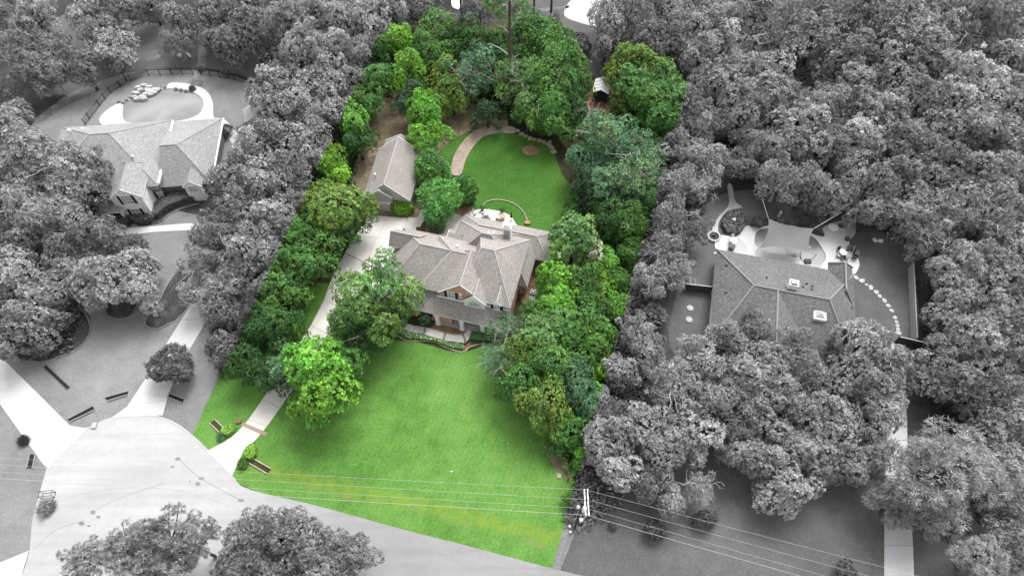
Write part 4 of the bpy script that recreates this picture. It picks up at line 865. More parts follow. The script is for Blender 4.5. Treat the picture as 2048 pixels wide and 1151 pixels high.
TREES_PLOT = '''
758 115 34 O d|dark green tree in the top left corner of the plot
798 92 38 C b|bright green tree with a pale top, second along the plot's back left
812 150 40 C b|bright green tree below the pale-topped one
745 168 38 C g|mid green tree on the left boundary behind the garage
724 205 36 B g|small green tree on the left boundary above the brown clearing
868 62 44 O h|pale green feathery tree at the top of the plot
866 112 42 O g|olive green tree under the pale feathery one
915 100 40 O d|dark green tree between the feathery tree and the tall pine
952 88 44 O d|dark tree with a pale dead branch left of the tall pine
945 148 46 A t|blue-green lacy tree left of the tall pine
985 120 36 O n|very dark tree right behind the tall pine
882 150 34 B y|yellow-green tree left of the brown clearing
905 190 34 B y|yellow-green tree leaning over the brown clearing
880 205 28 O y|small yellowish tree between the bright layered tree and the clearing
822 208 32 C n|dark blue-green tree behind the garage roof
855 228 44 B b|bright layered green tree right behind the garage
850 275 34 B b|lower layered bright green tree between garage and dirt path
706 248 40 B b|bright green spreading tree on the left boundary beside the dirt
716 282 34 O d|dark lower tree on the left boundary near the garage
664 322 32 B l|light green tree cut by the left boundary above the yellowish tree
684 352 24 B l|small light green tree beside the garage's left eave
1040 98 52 O g|green tree just right of the tall pine
1092 82 50 O g|green tree at the plot's top, right of the tall pine
1045 162 50 A h|pale-twigged green tree in front of the tall pine
1112 138 52 O g|large green tree at the right of the back clump
1100 198 52 O g|green tree low in the middle of the back clump
1150 178 36 O d|dark green tree beside the mulch clearing
1056 220 38 O h|green tree with its trunk ringed by mulch on the back lawn
1114 234 38 O g|green tree hanging over the stepping stones
1152 232 34 O d|dark bushy tree left of the barrel grill
975 232 26 C n z=2.9|dark glossy columnar holly at the top of the back lawn
868 344 44 M m|rounded crape myrtle nearest the garage roof, rearmost of three
876 402 48 M m|largest crape myrtle, standing by the parking court
929 378 38 M m|darker crape myrtle at the edge of the back lawn
1255 132 42 B y z=6|yellow-green tree behind the greenhouse
1300 138 38 B y z=6|yellow-green tree right of the greenhouse
1338 172 40 B h|green tree at the plot's top right corner
1270 195 48 B g|green tree right of the mulch clearing
1318 212 50 B g|rounded green tree on the right boundary above the blue-green oak
1342 258 38 O g|green tree on the right boundary beside the grey wood
1215 285 58 A t|large blue-green oak with pale limbs right of the back lawn
1270 318 56 A t|blue-green oak nearest the right boundary
1165 322 38 O t|blue-green tree at the right rim of the back lawn
1232 368 56 A t|lower blue-green oak over the dark undergrowth
1188 382 44 O n|dark tree at the lower right of the back lawn
1280 388 40 O d|dark green tree on the right boundary below the blue-green oak
1210 432 42 O d|dark green tree behind the flowering magnolia
1262 442 38 O g|vine-covered green tree on the right boundary
1148 478 54 W h|pale flowering magnolia with cream blooms beside the right end of the house
1122 560 42 B b|bright green tree touching the house's right front corner
1152 566 46 B g|green tree behind the bright one at the house corner
1080 634 42 O g|dark-edged green tree overhanging the porch's right end
1118 618 50 B b|bright green tree in the middle of the east clump
1150 652 46 B g|green tree right of the middle of the east clump
1098 672 50 B h|pale green tree in front of the bright east clump
1192 618 34 B g|vine-hung tree near the right boundary level with the porch
1020 660 42 D t|lacy silver-green tree at the right end of the flower bed
992 718 44 D t|bare silver-twigged tree leaning over the front lawn
1052 712 46 O y|olive tree in front of the bare silver-twigged tree
1100 738 48 O g|olive green tree in the middle of the lawn's right edge
1040 778 46 O g|olive green tree lowest on the lawn beside the bare one
1092 806 50 O y|rounded olive tree at the lower right of the front lawn
1152 760 46 O t|blue-green tree near the right boundary, below the porch
1176 700 38 B g|green tree with vines near the right boundary, below the bright clump
1188 808 34 O t|small blue-green tree touching the right boundary
1138 860 44 B g z=3|low green thicket tree at the bottom of the east clump
736 600 80 O h|large light green oak in front of the house beside the driveway
692 645 46 O h|lower left part of the oaks by the driveway, overhanging the concrete
792 622 40 O g|green tree between the large oak and the round clipped shrub
740 660 42 O d|dark low crown in front of the large oak
628 744 78 B b|broad glossy bright green tree standing over the driveway
680 730 44 B g|green tree right of the broad glossy one at the lawn's edge
578 736 42 B t|bluish green tree left of the broad glossy one over the driveway
618 820 44 B b|lowest bright green tree hanging over the front lawn
680 420 62 O y|yellow-topped green tree left of the garage door
706 448 36 O g|dark side of the yellow-topped tree beside the parking court
640 408 50 O y|yellowish tree cut by the left boundary
650 488 46 O g|mid green tree below the yellow-topped tree
600 476 44 B g|green tree on the left boundary left of the parking court
604 540 48 B g|rounded bluish green tree left of the long driveway
562 520 42 B g|green tree on the left boundary halfway down
562 580 46 O g|green tree left of the driveway, above the dark pair
598 588 26 O d|low dark tree on the grass strip beside the driveway
512 650 50 O d|dark green tree near the grass wedge, upper of the dark pair
556 668 46 O d|dark green tree beside the driveway, right of the dark pair
492 722 42 O d|dark green tree lowest on the left boundary
540 740 36 O d|dark green tree next to the driveway's bend
574 666 24 B l|small lime green tree beside the driveway under the dark trees
'''
TREES_RIGHT = '''
1400 250 42 A 0.140|lichen-grey tree at the plot's right boundary, level with the stepping stones
1372 308 42 A 0.140|twiggy grey tree on the boundary beside the blue-green oak
1420 318 40 A 0.140|twiggy grey tree above the right neighbour's garden walk
1358 372 42 A 0.131|dark twiggy tree on the boundary above the wood fence
1405 368 36 A 0.140|grey tree with white twigs at the head of the garden walk
1346 440 42 A 0.121|dark lacy tree left of the round flower bed
1392 462 30 A 0.121|small twiggy tree beside the stone planter ring
1322 500 40 A 0.112|dark twiggy tree on the boundary level with the charcoal roof
1352 545 34 A 0.131|grey twiggy tree above the short board fence
1302 558 36 A 0.131|twiggy grey tree on the boundary above the round shrub
1304 632 32 S .07|round dark shrub left of the two concrete lids
1268 660 36 A 0.140|grey tree on the boundary below the round dark shrub
1240 745 36 B 0.140|grey tree on the boundary beside the olive trees
1286 700 36 O 0.121|grey tree above the big front wood of the right neighbour
1214 830 34 A 0.112|dark grey tree on the boundary above the power pole
1226 880 50 B 0.168|light grey tree nearest the power pole
1240 952 46 B 0.159|light grey tree right above the power pole
1290 850 46 B 0.159|grey tree second from the boundary in the front wood
1330 905 52 B 0.178|light grey tree above the bare white branches
1388 872 46 B 0.168|grey tree in the front wood, right of the bare white branches
1345 1000 36 B 0.188|pale drooping tree lowest over the power lines
1312 960 38 O 0.121|dark grey tree behind the bare white branches
1400 970 38 D 0.197|bare white-twigged tree above the two dark round shrubs
1340 770 52 A 0.149|twiggy grey tree at the top left of the front wood
1400 735 50 O 0.149|grey tree covering the air conditioner corner of the charcoal roof
1452 700 46 C 0.140|grey tree over the front left of the charcoal roof
1428 800 50 A 0.159|grey tree with pale twigs below the charcoal roof
1500 668 42 O 0.121|dark treetop in front of the roof's centre ridge
1520 735 54 B 0.149|grey tree in front of the charcoal roof's middle
1478 790 46 A 0.159|grey tree with fine branches in the middle of the front wood
1572 690 42 O 0.131|grey treetop over the charcoal roof left of the skylight
1596 752 46 O 0.140|grey tree below the skylight
1672 700 34 A 0.149|grey treetop beside the skylight
1712 690 56 O 0.188|pale tree over the right front corner of the charcoal roof
1700 762 58 O 0.178|large pale tree in front of the neighbour's drive gate
1770 752 52 C 0.178|pale tree overhanging the right neighbour's drive
1760 820 44 O 0.159|grey tree over the middle of the right neighbour's drive
1560 800 46 B 0.159|grey round tree in the centre of the front wood
1612 830 50 B 0.159|grey tree right of the centre of the front wood
1668 830 46 B 0.159|grey tree left of the right neighbour's drive
1530 862 46 B 0.149|grey tree below the centre of the front wood
1488 912 46 B 0.159|grey tree at the front rim over the dark lawn
1468 862 40 B 0.140|grey tree behind the front rim of the wood
1545 935 42 B 0.159|grey round tree at the front rim, middle one
1572 985 46 B 0.168|light grey tree lowest at the front rim of the wood
1600 910 46 B 0.159|grey tree above the lowest one of the front rim
1660 900 50 B 0.168|grey tree of the front rim near the feathery cedar
1708 930 44 B 0.159|grey tree touching the feathery cedar
1740 880 42 O 0.140|dark grey tree behind the feathery cedar
1866 945 96 F 0.183|huge feathery cedar beside the right neighbour's drive
1800 1000 56 F 0.168|lower left bough clump of cedar over the drive
1925 935 62 F 0.188|feathery cedar on the right of the huge one
1850 1035 50 F 0.168|feathery cedar lowest over the neighbour's drive
1960 1115 56 F 0.168|feathery cedar cut by the bottom edge at the right
2030 1100 50 O 0.112|dark tree in the lower right corner
2022 1010 48 A 0.131|dark twiggy tree on the right edge near the bottom
2015 930 46 B 0.168|grey tree on the right edge beside the feathery cedars
2030 850 46 B 0.149|grey tree on the right edge, second above the cedars
1975 862 42 B 0.140|grey tree directly above the right-hand feathery cedar
1990 780 46 A 0.121|dark grey tree on the right below the big round tree
1925 800 40 O 0.102|dark tree above the huge cedar
1935 690 62 B 0.149|big round dark grey tree right of the board fence corner
1870 730 46 O 0.131|grey tree beside the drive gate fence
1992 700 56 B 0.149|big round grey tree near the right edge level with the fence corner
1900 770 44 C 0.121|grey tree below the big round trees
2035 740 44 O 0.131|grey tree on the right edge level with the big round trees
1898 560 46 B 0.188|pale tree just right of the board fence
1945 530 52 B 0.188|pale broad tree right of the board fence, upper one
1890 610 42 B 0.168|grey tree overhanging the lower part of the board fence
2000 560 50 B 0.168|grey tree near the right edge level with the pool
1985 620 46 B 0.140|grey tree between the pale trees and the big round ones
2038 640 44 O 0.131|grey tree on the right edge right of the board fence
2035 500 46 B 0.168|light grey tree on the right edge level with the shade sail
1845 480 46 A 0.131|dark twiggy tree at the top of the board fence
1830 420 48 A 0.131|dark lacy tree above the pair of white stepping pads
1890 430 48 A 0.149|grey lacy tree right of the pair of white pads
1950 440 52 A 0.159|grey twiggy tree in the right part of the wood behind the pool
2015 420 50 A 0.159|grey twiggy tree on the right edge above the shade sail's level
'''
TREES_WOOD = '''
1232 38 46 O 0.168|light grey tree on the top edge right of the far concrete court
1212 92 32 B 0.131|dark round tree in the clearing behind the green plot
1284 62 46 A 0.159|light grey tree second from the far court on the top side
1330 22 50 O 0.159|light grey tree on the top edge in front of the far roof
1325 98 46 B 0.159|light grey tree touching the plot's upper right corner
1378 68 50 O 0.159|grey tree above the plot's upper right corner
1392 128 46 B 0.168|light round tree right of the plot's upper right corner
1430 30 50 A 0.149|twiggy grey tree on the top edge left of the timber pergola
1442 92 42 C 0.159|grey tree directly left of the timber pergola
1432 178 46 B 0.159|pale round tree right of the boundary's top
1390 200 38 O 0.149|grey tree squeezed against the boundary's top
1480 150 44 B 0.168|grey tree just below the timber pergola
1545 175 52 B 0.168|bright tufted tree below and right of the timber pergola
1500 215 44 B 0.140|grey tree below the tufted tree near the pergola
1468 250 44 O 0.131|dark grey tree left of the fan-leaved one
1590 30 50 A 0.159|twiggy grey tree on the top edge right of the pergola
1630 75 46 O 0.149|grey tree behind the shadow gap at the top
1688 120 46 C 0.159|pointed grey tree beside the dark gap in the wood
1700 170 42 C 0.140|lower pointed grey tree beside the dark gap
1660 30 48 A 0.121|dark grey tree on the top edge above the dark gap
1720 40 50 O 0.121|dark grey tree on the top edge, middle of the right half
1780 62 58 O 0.149|broad grey tree near the top, middle of the right half
1812 112 54 C 0.159|light grey tree below the broad one near the top
1788 160 42 O 0.149|grey tree hanging at the middle of the upper wood
1840 38 52 B 0.149|grey tree on the top edge above the light grey one
1895 62 50 A 0.149|twiggy tree near the top right, left of the far white court
1885 130 44 O 0.102|dark tree left of the bright pine-like group
1950 30 52 P 0.149|pine on the top edge near the upper right corner
2015 40 54 A 0.159|twiggy tree in the upper right corner
2020 120 44 O 0.131|grey tree below the far white court at the right edge
1925 160 54 B 0.207|brightest round tree of the upper right wood
1895 205 50 B 0.207|bright round tree left of the brightest one
1975 190 52 B 0.197|bright round tree between the brightest one and the right edge
1905 262 48 B 0.188|bright tree lowest of the bright group
1960 260 48 B 0.159|grey tree under the bright group
2025 220 46 B 0.168|light grey tree on the right edge below the white court
2030 290 46 A 0.140|grey tree on the right edge below the bright group
1600 245 50 B 0.159|grey round tree in the middle of the upper wood
1655 225 46 O 0.140|grey tree below the dark gap
1710 225 50 B 0.168|light tree with pale twigs at the middle of the wood
1760 225 46 B 0.159|light grey tree right of the one with pale twigs
1825 215 44 O 0.121|dark tree left of the bright group
1620 300 46 B 0.168|light grey round tree above the little tree by the pool
1560 300 48 B 0.159|light round tree above the garden walk
1512 290 38 F 0.159|fan-leaved drooping tree above the garden walk
1670 300 50 B 0.159|broad grey tree above the pool's garden
1725 290 50 B 0.149|grey tree right of the broad one above the pool's garden
1782 295 48 C 0.140|grey tree in the middle of the right wood
1840 300 48 O 0.121|dark grey tree below the bright group
1895 340 50 B 0.121|dark tree in the shade of the bright group
1950 355 52 O 0.140|grey tree between the dark tree and the right edge
2020 355 48 O 0.149|grey tree on the right edge in the middle of the wood
1560 360 46 A 0.140|dark tree behind the pool's mulch bed
1610 372 44 O 0.140|grey tree behind the shade sail
1668 395 38 B 0.178|small round light tree behind the pool right of the sail
1700 362 50 O 0.140|grey tree above the small round light tree
1755 368 50 B 0.140|grey tree above the pool's flagstone corner
1740 425 40 B 0.140|lowest dark tree beside the flagstone corner
1795 375 46 C 0.131|dark grey tree above the pair of white pads
1845 365 44 O 0.131|dark grey tree in the lower middle of the right wood
1480 330 34 B 0.121|dark tree over the upper end of the garden walk
1095 52 26 O 0.112|low dark tree beside the far court behind the plot
1160 90 26 S .08|grey shrub behind the plot's back trees
1030 22 24 O 0.140|grey tree on the top edge behind the tall pine
960 22 30 A 0.121|grey tree on the top edge left of the tall pine's tip
'''
TREES_FRONT = '''
330 1085 70 P 0.140|dark tufted tree in the middle of the clump on the road's near side
255 1098 52 P 0.140|dark tufted tree left of the middle one on the road's near side
178 1118 44 P 0.131|dark tree leftmost on the road's near side
384 1086 44 P 0.140|dark tufted tree right of the middle one on the road's near side
506 1062 44 O 0.112|dark leafy tree right of the gap on the near side
560 1078 54 O 0.112|dark leafy tree second right of the gap on the near side
620 1100 54 O 0.112|dark leafy tree third right of the gap on the near side
690 1120 50 O 0.116|dark leafy tree rightmost on the road's near side
300 1140 60 P 0.131|tufted tree cut by the bottom edge, left of the gap
470 1142 44 O 0.102|dark tree in the gap at the bottom edge
540 1150 56 O 0.107|dark leafy tree cut by the bottom edge
640 1165 56 O 0.107|dark leafy tree at the bottom edge, right side of the clump
'''
SHRUBS = '''
343 732 40 M .07|dark feathery round shrub overhanging the left neighbour's drive
47 880 11 K .04|small dark spiky plant on the verge left of the entry drive
92 1014 17 K .16|pale tufted ornamental grass at the kerb near the wire frame
1310 1058 26 S .05|dark round shrub under the power lines, left one
1411 1036 26 S .05|dark round shrub under the power lines, right one
1692 1142 26 S .08|grey shrub at the bottom edge left of the drive
1225 1050 10 S .06|small grey bush right of the power pole
850 636 19 S n z=1.6|round clipped dark green shrub at the left end of the porch
442 872 9 K t|dark spiky plant left of the driveway mouth
486 926 11 K g|dark spiky plant right of the driveway mouth
402 138 7 S .07|low dark shrub beside the pool fence gate
450 148 10 S .13|small light shrub at the pool fence
385 178 7 K .07|dark little plant on the pool deck
862 452 12 S t|bluish shrub beside the small walk, left one
882 456 12 S t|bluish shrub beside the small walk, right one
940 400 14 S n|dark low shrub under the darker crape myrtle
452 262 16 S .10|small shrub beside the left neighbour's side path
1515 445 13 S .08|dark shrub left of the shade sail
1563 442 11 S .08|dark shrub behind the shade sail's left corner
1610 440 14 S .07|dark shrub behind the shade sail's middle
1643 440 12 S .09|dark shrub behind the shade sail's right corner
1660 428 16 S .06|dark low hedge-like shrub behind the flagstone corner
1695 478 6 K .09|small spiky plant on the flagstone corner
1702 495 8 S .11|pale plant beside the dining table
1683 452 5 K .07|tiny plant near the round fire bowl
1135 705 18 B g z=2|low green bush behind the olive trees
1168 905 26 B b z=2|bright bush at the bottom of the east thicket
1118 892 22 B g z=2|low bush at the lower tip of the east thicket
1140 1000 14 B g z=1.5|green bush left of the power pole
1216 520 26 B b z=3|bright vine mound right of the magnolia
1208 560 24 B l z=3|light green vine mound on the right boundary
1240 560 24 B g z=3|green vine mound near the right boundary
1232 610 26 B b z=3|bright vine mound below the magnolia
1210 665 26 B b z=3|bright vine mound level with the porch
1205 740 24 B l z=3|lime vine mound on the right boundary
1195 780 22 B b z=3|bright mound beside the blue-green tree
1260 500 24 B g z=3|green mound on the boundary right of the magnolia
1185 530 20 B y z=3|reddish olive vine mound behind the magnolia
1192 580 22 B y z=3|olive vine mound between the bright tree and the boundary
1300 300 26 O d z=4|dark low tree beneath the blue-green oak
1240 470 26 B d z=3|dark green mound behind the magnolia
1150 415 22 B g z=3|green bush at the lower right rim of the back lawn
'''

for txt in (TREES_LEFT, TREES_PLOT, TREES_RIGHT, TREES_WOOD, TREES_FRONT, SHRUBS): rows(txt)
# the tall pine in the middle of the back yard: trunk in full view
bp = at(1020, 212); top = 24.0
o = thing('pine_tree', 'tall bare-trunked pine at the back of the green plot with a small top crown', 'tree', (bp.x, bp.y, 0))
t = part('trunk', KIND['P'][1], o); t.scale = (1.15, 1.15, top); t.color = (1, 1, 1, 1)
for i, (dx, dy, dz, s) in enumerate(((0, 0, 24, .5), (-2.4, 0, 22, .45), (2.0, 1, 21, .32), (-1.0, .6, 19.5, .3))):
    c = part('crown', KIND['P'][0][i % 3][0], o); c.location = (dx, dy, dz); c.scale = (s, s, s * .7); c.color = (*TONES['h'], 1)
for dx, dy, dz in ((-3.2, 0, 21.5), (-2.6, -.4, 18.5), (2.4, .5, 19.5), (-3.6, .3, 14.0), (1.8, -.5, 12.5), (-1.8, .2, 10.5)): MB().tube([(0, 0, dz - 2.5), (dx * .5, dy * .5, dz - 1.0), (dx, dy, dz - .2)], [.16, .1, .04], 5).build('branch', 'pale_bark', o)
for k_, (px, py, h, lab) in enumerate(((1067, 42, 17, 'slim bare pine trunk on the top edge, left of the far concrete court'), (1222, 36, 17, 'slim bare pine trunk on the top edge over the far concrete court'), (924, 40, 17, 'slim bare pine trunk on the top edge left of the tall pine'), (1102, 26, 16, 'slim bare pine trunk on the top edge between the far court and its neighbour'))):
    p = at(px, py); o = thing('pine_tree', lab, 'tree', (p.x, p.y, 0), k_); t = part('trunk', KIND['P'][1], o); t.scale = (.7, .7, h); t.color = (1, 1, 1, 0)
    c = part('crown', KIND['P'][0][k_ % 3][0], o); c.location = (0, 0, h); c.scale = (.5, .5, .4); c.color = (.12, .12, .12, 0)

def clipped(name, label, px_pts, h, tone, alpha, dens=150, leafs=.16, dome=0.0, z0=0.0, cat='hedge'):
    """a clipped hedge: a solid of small leaves with flat sheared faces"""
    P = [at(x, y) for x, y in px_pts]; cen = sum(P, Vector()) / len(P); loc = [(p - cen) for p in P]
    r = np.random.default_rng(len(label)); tris = [[loc[i] for i in t] for t in tessellate_polygon([[Vector((p.x, p.y, 0)) for p in loc]])]
    pos, nor = [], []
    for t in tris:
        ar = ((t[1] - t[0]).cross(t[2] - t[0])).length / 2
        for _ in range(int(ar * dens) + 1):
            a_, b_ = r.random(2); 
            if a_ + b_ > 1: a_, b_ = 1 - a_, 1 - b_
            p = t[0] + (t[1] - t[0]) * a_ + (t[2] - t[0]) * b_; pos.append((p.x, p.y, h + r.normal() * .05)); nor.append((0, 0, 1))
    for i in range(len(loc)):
        a, b2 = loc[i], loc[(i + 1) % len(loc)]; d = b2 - a; n = Vector((d.y, -d.x, 0)).normalized(); 
        if n.dot((a + b2) / 2) < 0: n = -n
        for _ in range(int(d.length * h * dens) + 1):
            p = a + d * r.random() + n * r.normal() * .05; pos.append((p.x, p.y, h * r.random())); nor.append(tuple(n))
    pos = np.array(pos); nor = np.array(nor); L = len(pos)
    if dome: 
        rad2 = (pos[:, :2] ** 2).sum(1); pos[:, 2] *= 1 - dome * rad2 / rad2.max()
    nl = nor + r.normal(size=(L, 3)) * .45; nl /= np.linalg.norm(nl, axis=1)[:, None]; ln = np.cross(nl, r.normal(size=(L, 3))); ln /= np.linalg.norm(ln, axis=1)[:, None]; wd = np.cross(nl, ln)
    a = ln * leafs * .6; b_ = wd * leafs * .42
    V = np.stack([pos - a, pos + b_, pos + a, pos - b_], 1).reshape(-1, 3); me = bpy.data.meshes.new('leaves')
    me.from_pydata(V.tolist(), [], np.arange(L * 4).reshape(-1, 4).tolist())
    for nm in ('tone', 'tint'):
        q = me.attributes.new(nm, 'FLOAT', 'FACE'); q.data.foreach_set('value', np.clip(.5 + r.normal(size=L) * .14, 0, .98).astype(np.float32))
    me.materials.append(M['bloom_leaf' if cat == 'flowers' else 'leaf']); me.update()
    o = thing(name, label, cat, (cen.x, cen.y, z0)); c = part('leaves', me, o); col = TONES[tone] if isinstance(tone, str) else (tone,) * 3; c.color = (*col, alpha)
    mb = MB(); mb.prism([(p.x * .9, p.y * .9) for p in loc], 0, h * .88 * (1 - dome * .6)); k = mb.build('twigs', 'bark', o); k.color = (1, 1, 1, alpha)
    return o
def oval(cx, cy, rx, ry, n=14, rot=0): return [(cx + rx * math.cos(2 * PI * k / n) * math.cos(rot) - ry * math.sin(2 * PI * k / n) * math.sin(rot), cy + rx * math.cos(2 * PI * k / n) * math.sin(rot) + ry * math.sin(2 * PI * k / n) * math.cos(rot)) for k in range(n)]
clipped('clipped_hedge', 'box-shaped dark green hedge at the right end of the front walk', [(941, 678), (945, 668), (978, 674), (1000, 680), (998, 690), (968, 686), (943, 684)], 1.0, 'd', 1.0)
clipped('clipped_shrub', 'lime green clipped shrub left of the driveway mouth', oval(459, 862, 14, 9, 14, -.35), 1.0, 'l', 1.0, dome=.35, cat='shrub')
clipped('clipped_shrub', 'lime green clipped shrub right of the driveway mouth', oval(504, 905, 11, 15, 14, .3), 1.0, 'l', 1.0, dome=.35, cat='shrub')
clipped('clipped_hedge', 'oval dark hedge under the left neighbour\'s front gable window', oval(283, 441, 24, 8, 16), 1.2, .075, 0.0)
clipped('clipped_shrub', 'small round dark shrub beside the left neighbour\'s entry column', oval(252, 448, 10, 9, 12), 1.5, .06, 0.0, cat='shrub')
clipped('clipped_hedge', 'long curved dark hedge in front of the left neighbour\'s right wing', [(306, 430), (312, 418), (330, 404), (358, 390), (395, 382), (420, 375), (422, 392), (398, 400), (370, 408), (340, 420), (318, 438)], 1.3, .085, 0.0)
clipped('flower_row', 'row of white-flowering low shrubs along the front walk', [(800, 668), (815, 665), (840, 672), (868, 678), (900, 688), (928, 692), (926, 700), (900, 695), (870, 684), (840, 680), (812, 678)], .6, 'h', 1.0, dens=110, leafs=.24, cat='flowers')
clipped('flower_row', 'dark flowering shrubs under the oak at the front walk\'s left end', [(770, 650), (790, 652), (800, 664), (795, 674), (775, 665)], .6, 'g', 1.0, dens=100, leafs=.26, cat='flowers')
clipped('flower_bed', 'round bed of dark shrubs inside the curved garden walk by the shaded pool', [(1400 + x / 4.111, 400 + y / 4.111) for x, y in [(175, 210), (190, 150), (240, 110), (310, 110), (365, 160), (365, 210), (320, 280), (270, 295), (210, 275)]], .7, .06, 0.0, dens=60, leafs=.4, cat='flower bed')
clipped('vine_mound', 'yellow-green vines climbing the garage\'s front corner', [(785, 425), (778, 395), (790, 388), (808, 400), (822, 408), (828, 425), (812, 432), (796, 432)], 2.3, 'l', 1.0, dens=45, leafs=.42, dome=.5, cat='vines')
# undergrowth on the forest floor
def undergrowth(name, label, polys, n, zr, tone, alpha, seed, leafs=.5):
    r = np.random.default_rng(seed); pts = []
    for poly, cnt in polys:
        P = [at(x, y) for x, y in poly]; tr = [[P[i] for i in t] for t in tessellate_polygon([[Vector((p.x, p.y, 0)) for p in P]])]
        ar = np.array([((t[1] - t[0]).cross(t[2] - t[0])).length for t in tr]); ch = r.choice(len(tr), cnt, p=ar / ar.sum())
        for i in ch:
            a_, b_ = r.random(2)
            if a_ + b_ > 1: a_, b_ = 1 - a_, 1 - b_
            p = tr[i][0] + (tr[i][1] - tr[i][0]) * a_ + (tr[i][2] - tr[i][0]) * b_; pts.append((p.x, p.y))
    pts = np.array(pts); T = len(pts); idx = np.repeat(np.arange(T), n); L = T * n
    hh = r.uniform(.15, zr, T); v = r.normal(size=(L, 3)); v /= np.linalg.norm(v, axis=1)[:, None]; v[:, 2] = np.abs(v[:, 2])
    pos = np.concatenate([pts[idx], np.zeros((L, 1))], 1) + v * (hh[idx] * r.uniform(.5, 1, L))[:, None] * np.array([1.2, 1.2, 1])
    nl = v + r.normal(size=(L, 3)) * .5; nl /= np.linalg.norm(nl, axis=1)[:, None]; ln = np.cross(nl, r.normal(size=(L, 3))); ln /= np.linalg.norm(ln, axis=1)[:, None]; wd = np.cross(nl, ln)
    a = ln * leafs * .5; b_ = wd * leafs * .35
    V = np.stack([pos - a, pos + b_, pos + a, pos - b_], 1).reshape(-1, 3); me = bpy.data.meshes.new(name); me.from_pydata(V.tolist(), [], np.arange(L * 4).reshape(-1, 4).tolist())
    tt = np.clip(.5 + .2 * r.normal(size=T), 0, 1)
    for nm in ('tone', 'tint'): q = me.attributes.new(nm, 'FLOAT', 'FACE'); q.data.foreach_set('value', np.clip(tt[idx] + r.normal(size=L) * .08, 0, .98).astype(np.float32))
    me.materials.append(M['leaf']); me.update(); o = bpy.data.objects.new(name, me); C.objects.link(o); tag(o, label, 'undergrowth', kind='stuff')
    col = TONES[tone] if isinstance(tone, str) else (tone,) * 3; o.color = (*col, alpha); return o
undergrowth('undergrowth', 'green vines and brambles filling the strip right of the house', [([(1100, 700), (1180, 480), (1300, 420), (1370, 170), (1380, 300), (1240, 760), (1140, 1060), (1150, 960), (1110, 890), (1130, 800)], 1500), ([(1130, 480), (1150, 400), (1190, 300), (1290, 250), (1300, 450), (1200, 480)], 600)], 14, 1.5, 'g', 1.0, 3)
undergrowth('undergrowth', 'green brambles along the wooded left side of the plot', [([(440, 750), (560, 520), (640, 350), (700, 240), (720, 270), (690, 420), (640, 560), (560, 640), (500, 760)], 900), ([(720, 200), (770, 60), (1150, 70), (1170, 220), (1130, 270), (1000, 235), (820, 190)], 1000)], 14, 1.2, 'd', 1.0, 4)
undergrowth('undergrowth', 'grey bramble strip along the right side of the plot boundary', [([(1130, 1060), (1250, 720), (1330, 400), (1390, 150), (1430, 170), (1400, 420), (1330, 560), (1290, 760), (1240, 1000), (1180, 1040)], 1500)], 14, 1.5, .09, 0.0, 5)
undergrowth('undergrowth', 'grey undergrowth covering the floor of the right-hand wood', [([(1400, 0), (2150, -20), (2250, 1151), (1850, 1100), (1860, 700), (1830, 480), (1500, 360), (1420, 200)], 3600)], 12, 1.3, .055, 0.0, 6, .6)
undergrowth('undergrowth', 'grey undergrowth in the wood between the left neighbour and the plot', [([(520, 0), (760, 0), (720, 150), (440, 740), (420, 700), (420, 480), (470, 320), (540, 180)], 1500), ([(-40, 300), (60, 300), (170, 420), (200, 560), (170, 600), (150, 700), (60, 715), (-60, 690)], 900)], 12, 1.2, .06, 0.0, 7, .55)

# ================================================================ OBJECTS
# black metal fence round the left pool
def metal_fence(pts, label, gate=None):
    P = [at(x, y) for x, y in pts]; o = thing('metal_fence', label, 'fence', P[0]); rail = MB(); pk = MB(); first = None
    for a, b_ in zip(P, P[1:]):
        a, b_ = a - P[0], b_ - P[0]; d = b_ - a; L = d.length; n = max(1, round(L / 2.4))
        for i in range(n + 1):
            q = a + d * i / n
            if first is None: m = MB(); m.box((-.06, -.06, 0), (.06, .06, 1.45)); m.box((-.075, -.075, 1.45), (.075, .075, 1.5)); first = m.build('post', 'dark_metal', o); first.location = q
            else: c = first.copy(); C.objects.link(c); c.location = q
        for z in (.2, 1.3): rail.tube([a + Vector((0, 0, z)), b_ + Vector((0, 0, z))], .035, 4)
        for i in range(int(L / .14)):
            q = a + d * (i + .5) / int(L / .14); pk.box((q.x - .012, q.y - .012, .1), (q.x + .012, q.y + .012, 1.42))
    rail.build('rail', 'dark_metal', o); k = pk.build('picket', 'dark_metal', o); k['kind'] = 'stuff'; return o
metal_fence([(172, 250), (180, 238), (200, 212), (222, 186), (262, 162), (298, 151), (345, 150), (387, 149)], 'black metal fence around the left side and back of the pool lawn')
metal_fence([(403, 151), (440, 155), (470, 161), (500, 168), (520, 172)], 'black metal fence from the path gap to the right behind the pool')
metal_fence([(479, 266), (506, 252), (500, 240)], 'short black metal fence with gate at the left neighbour\'s side path')
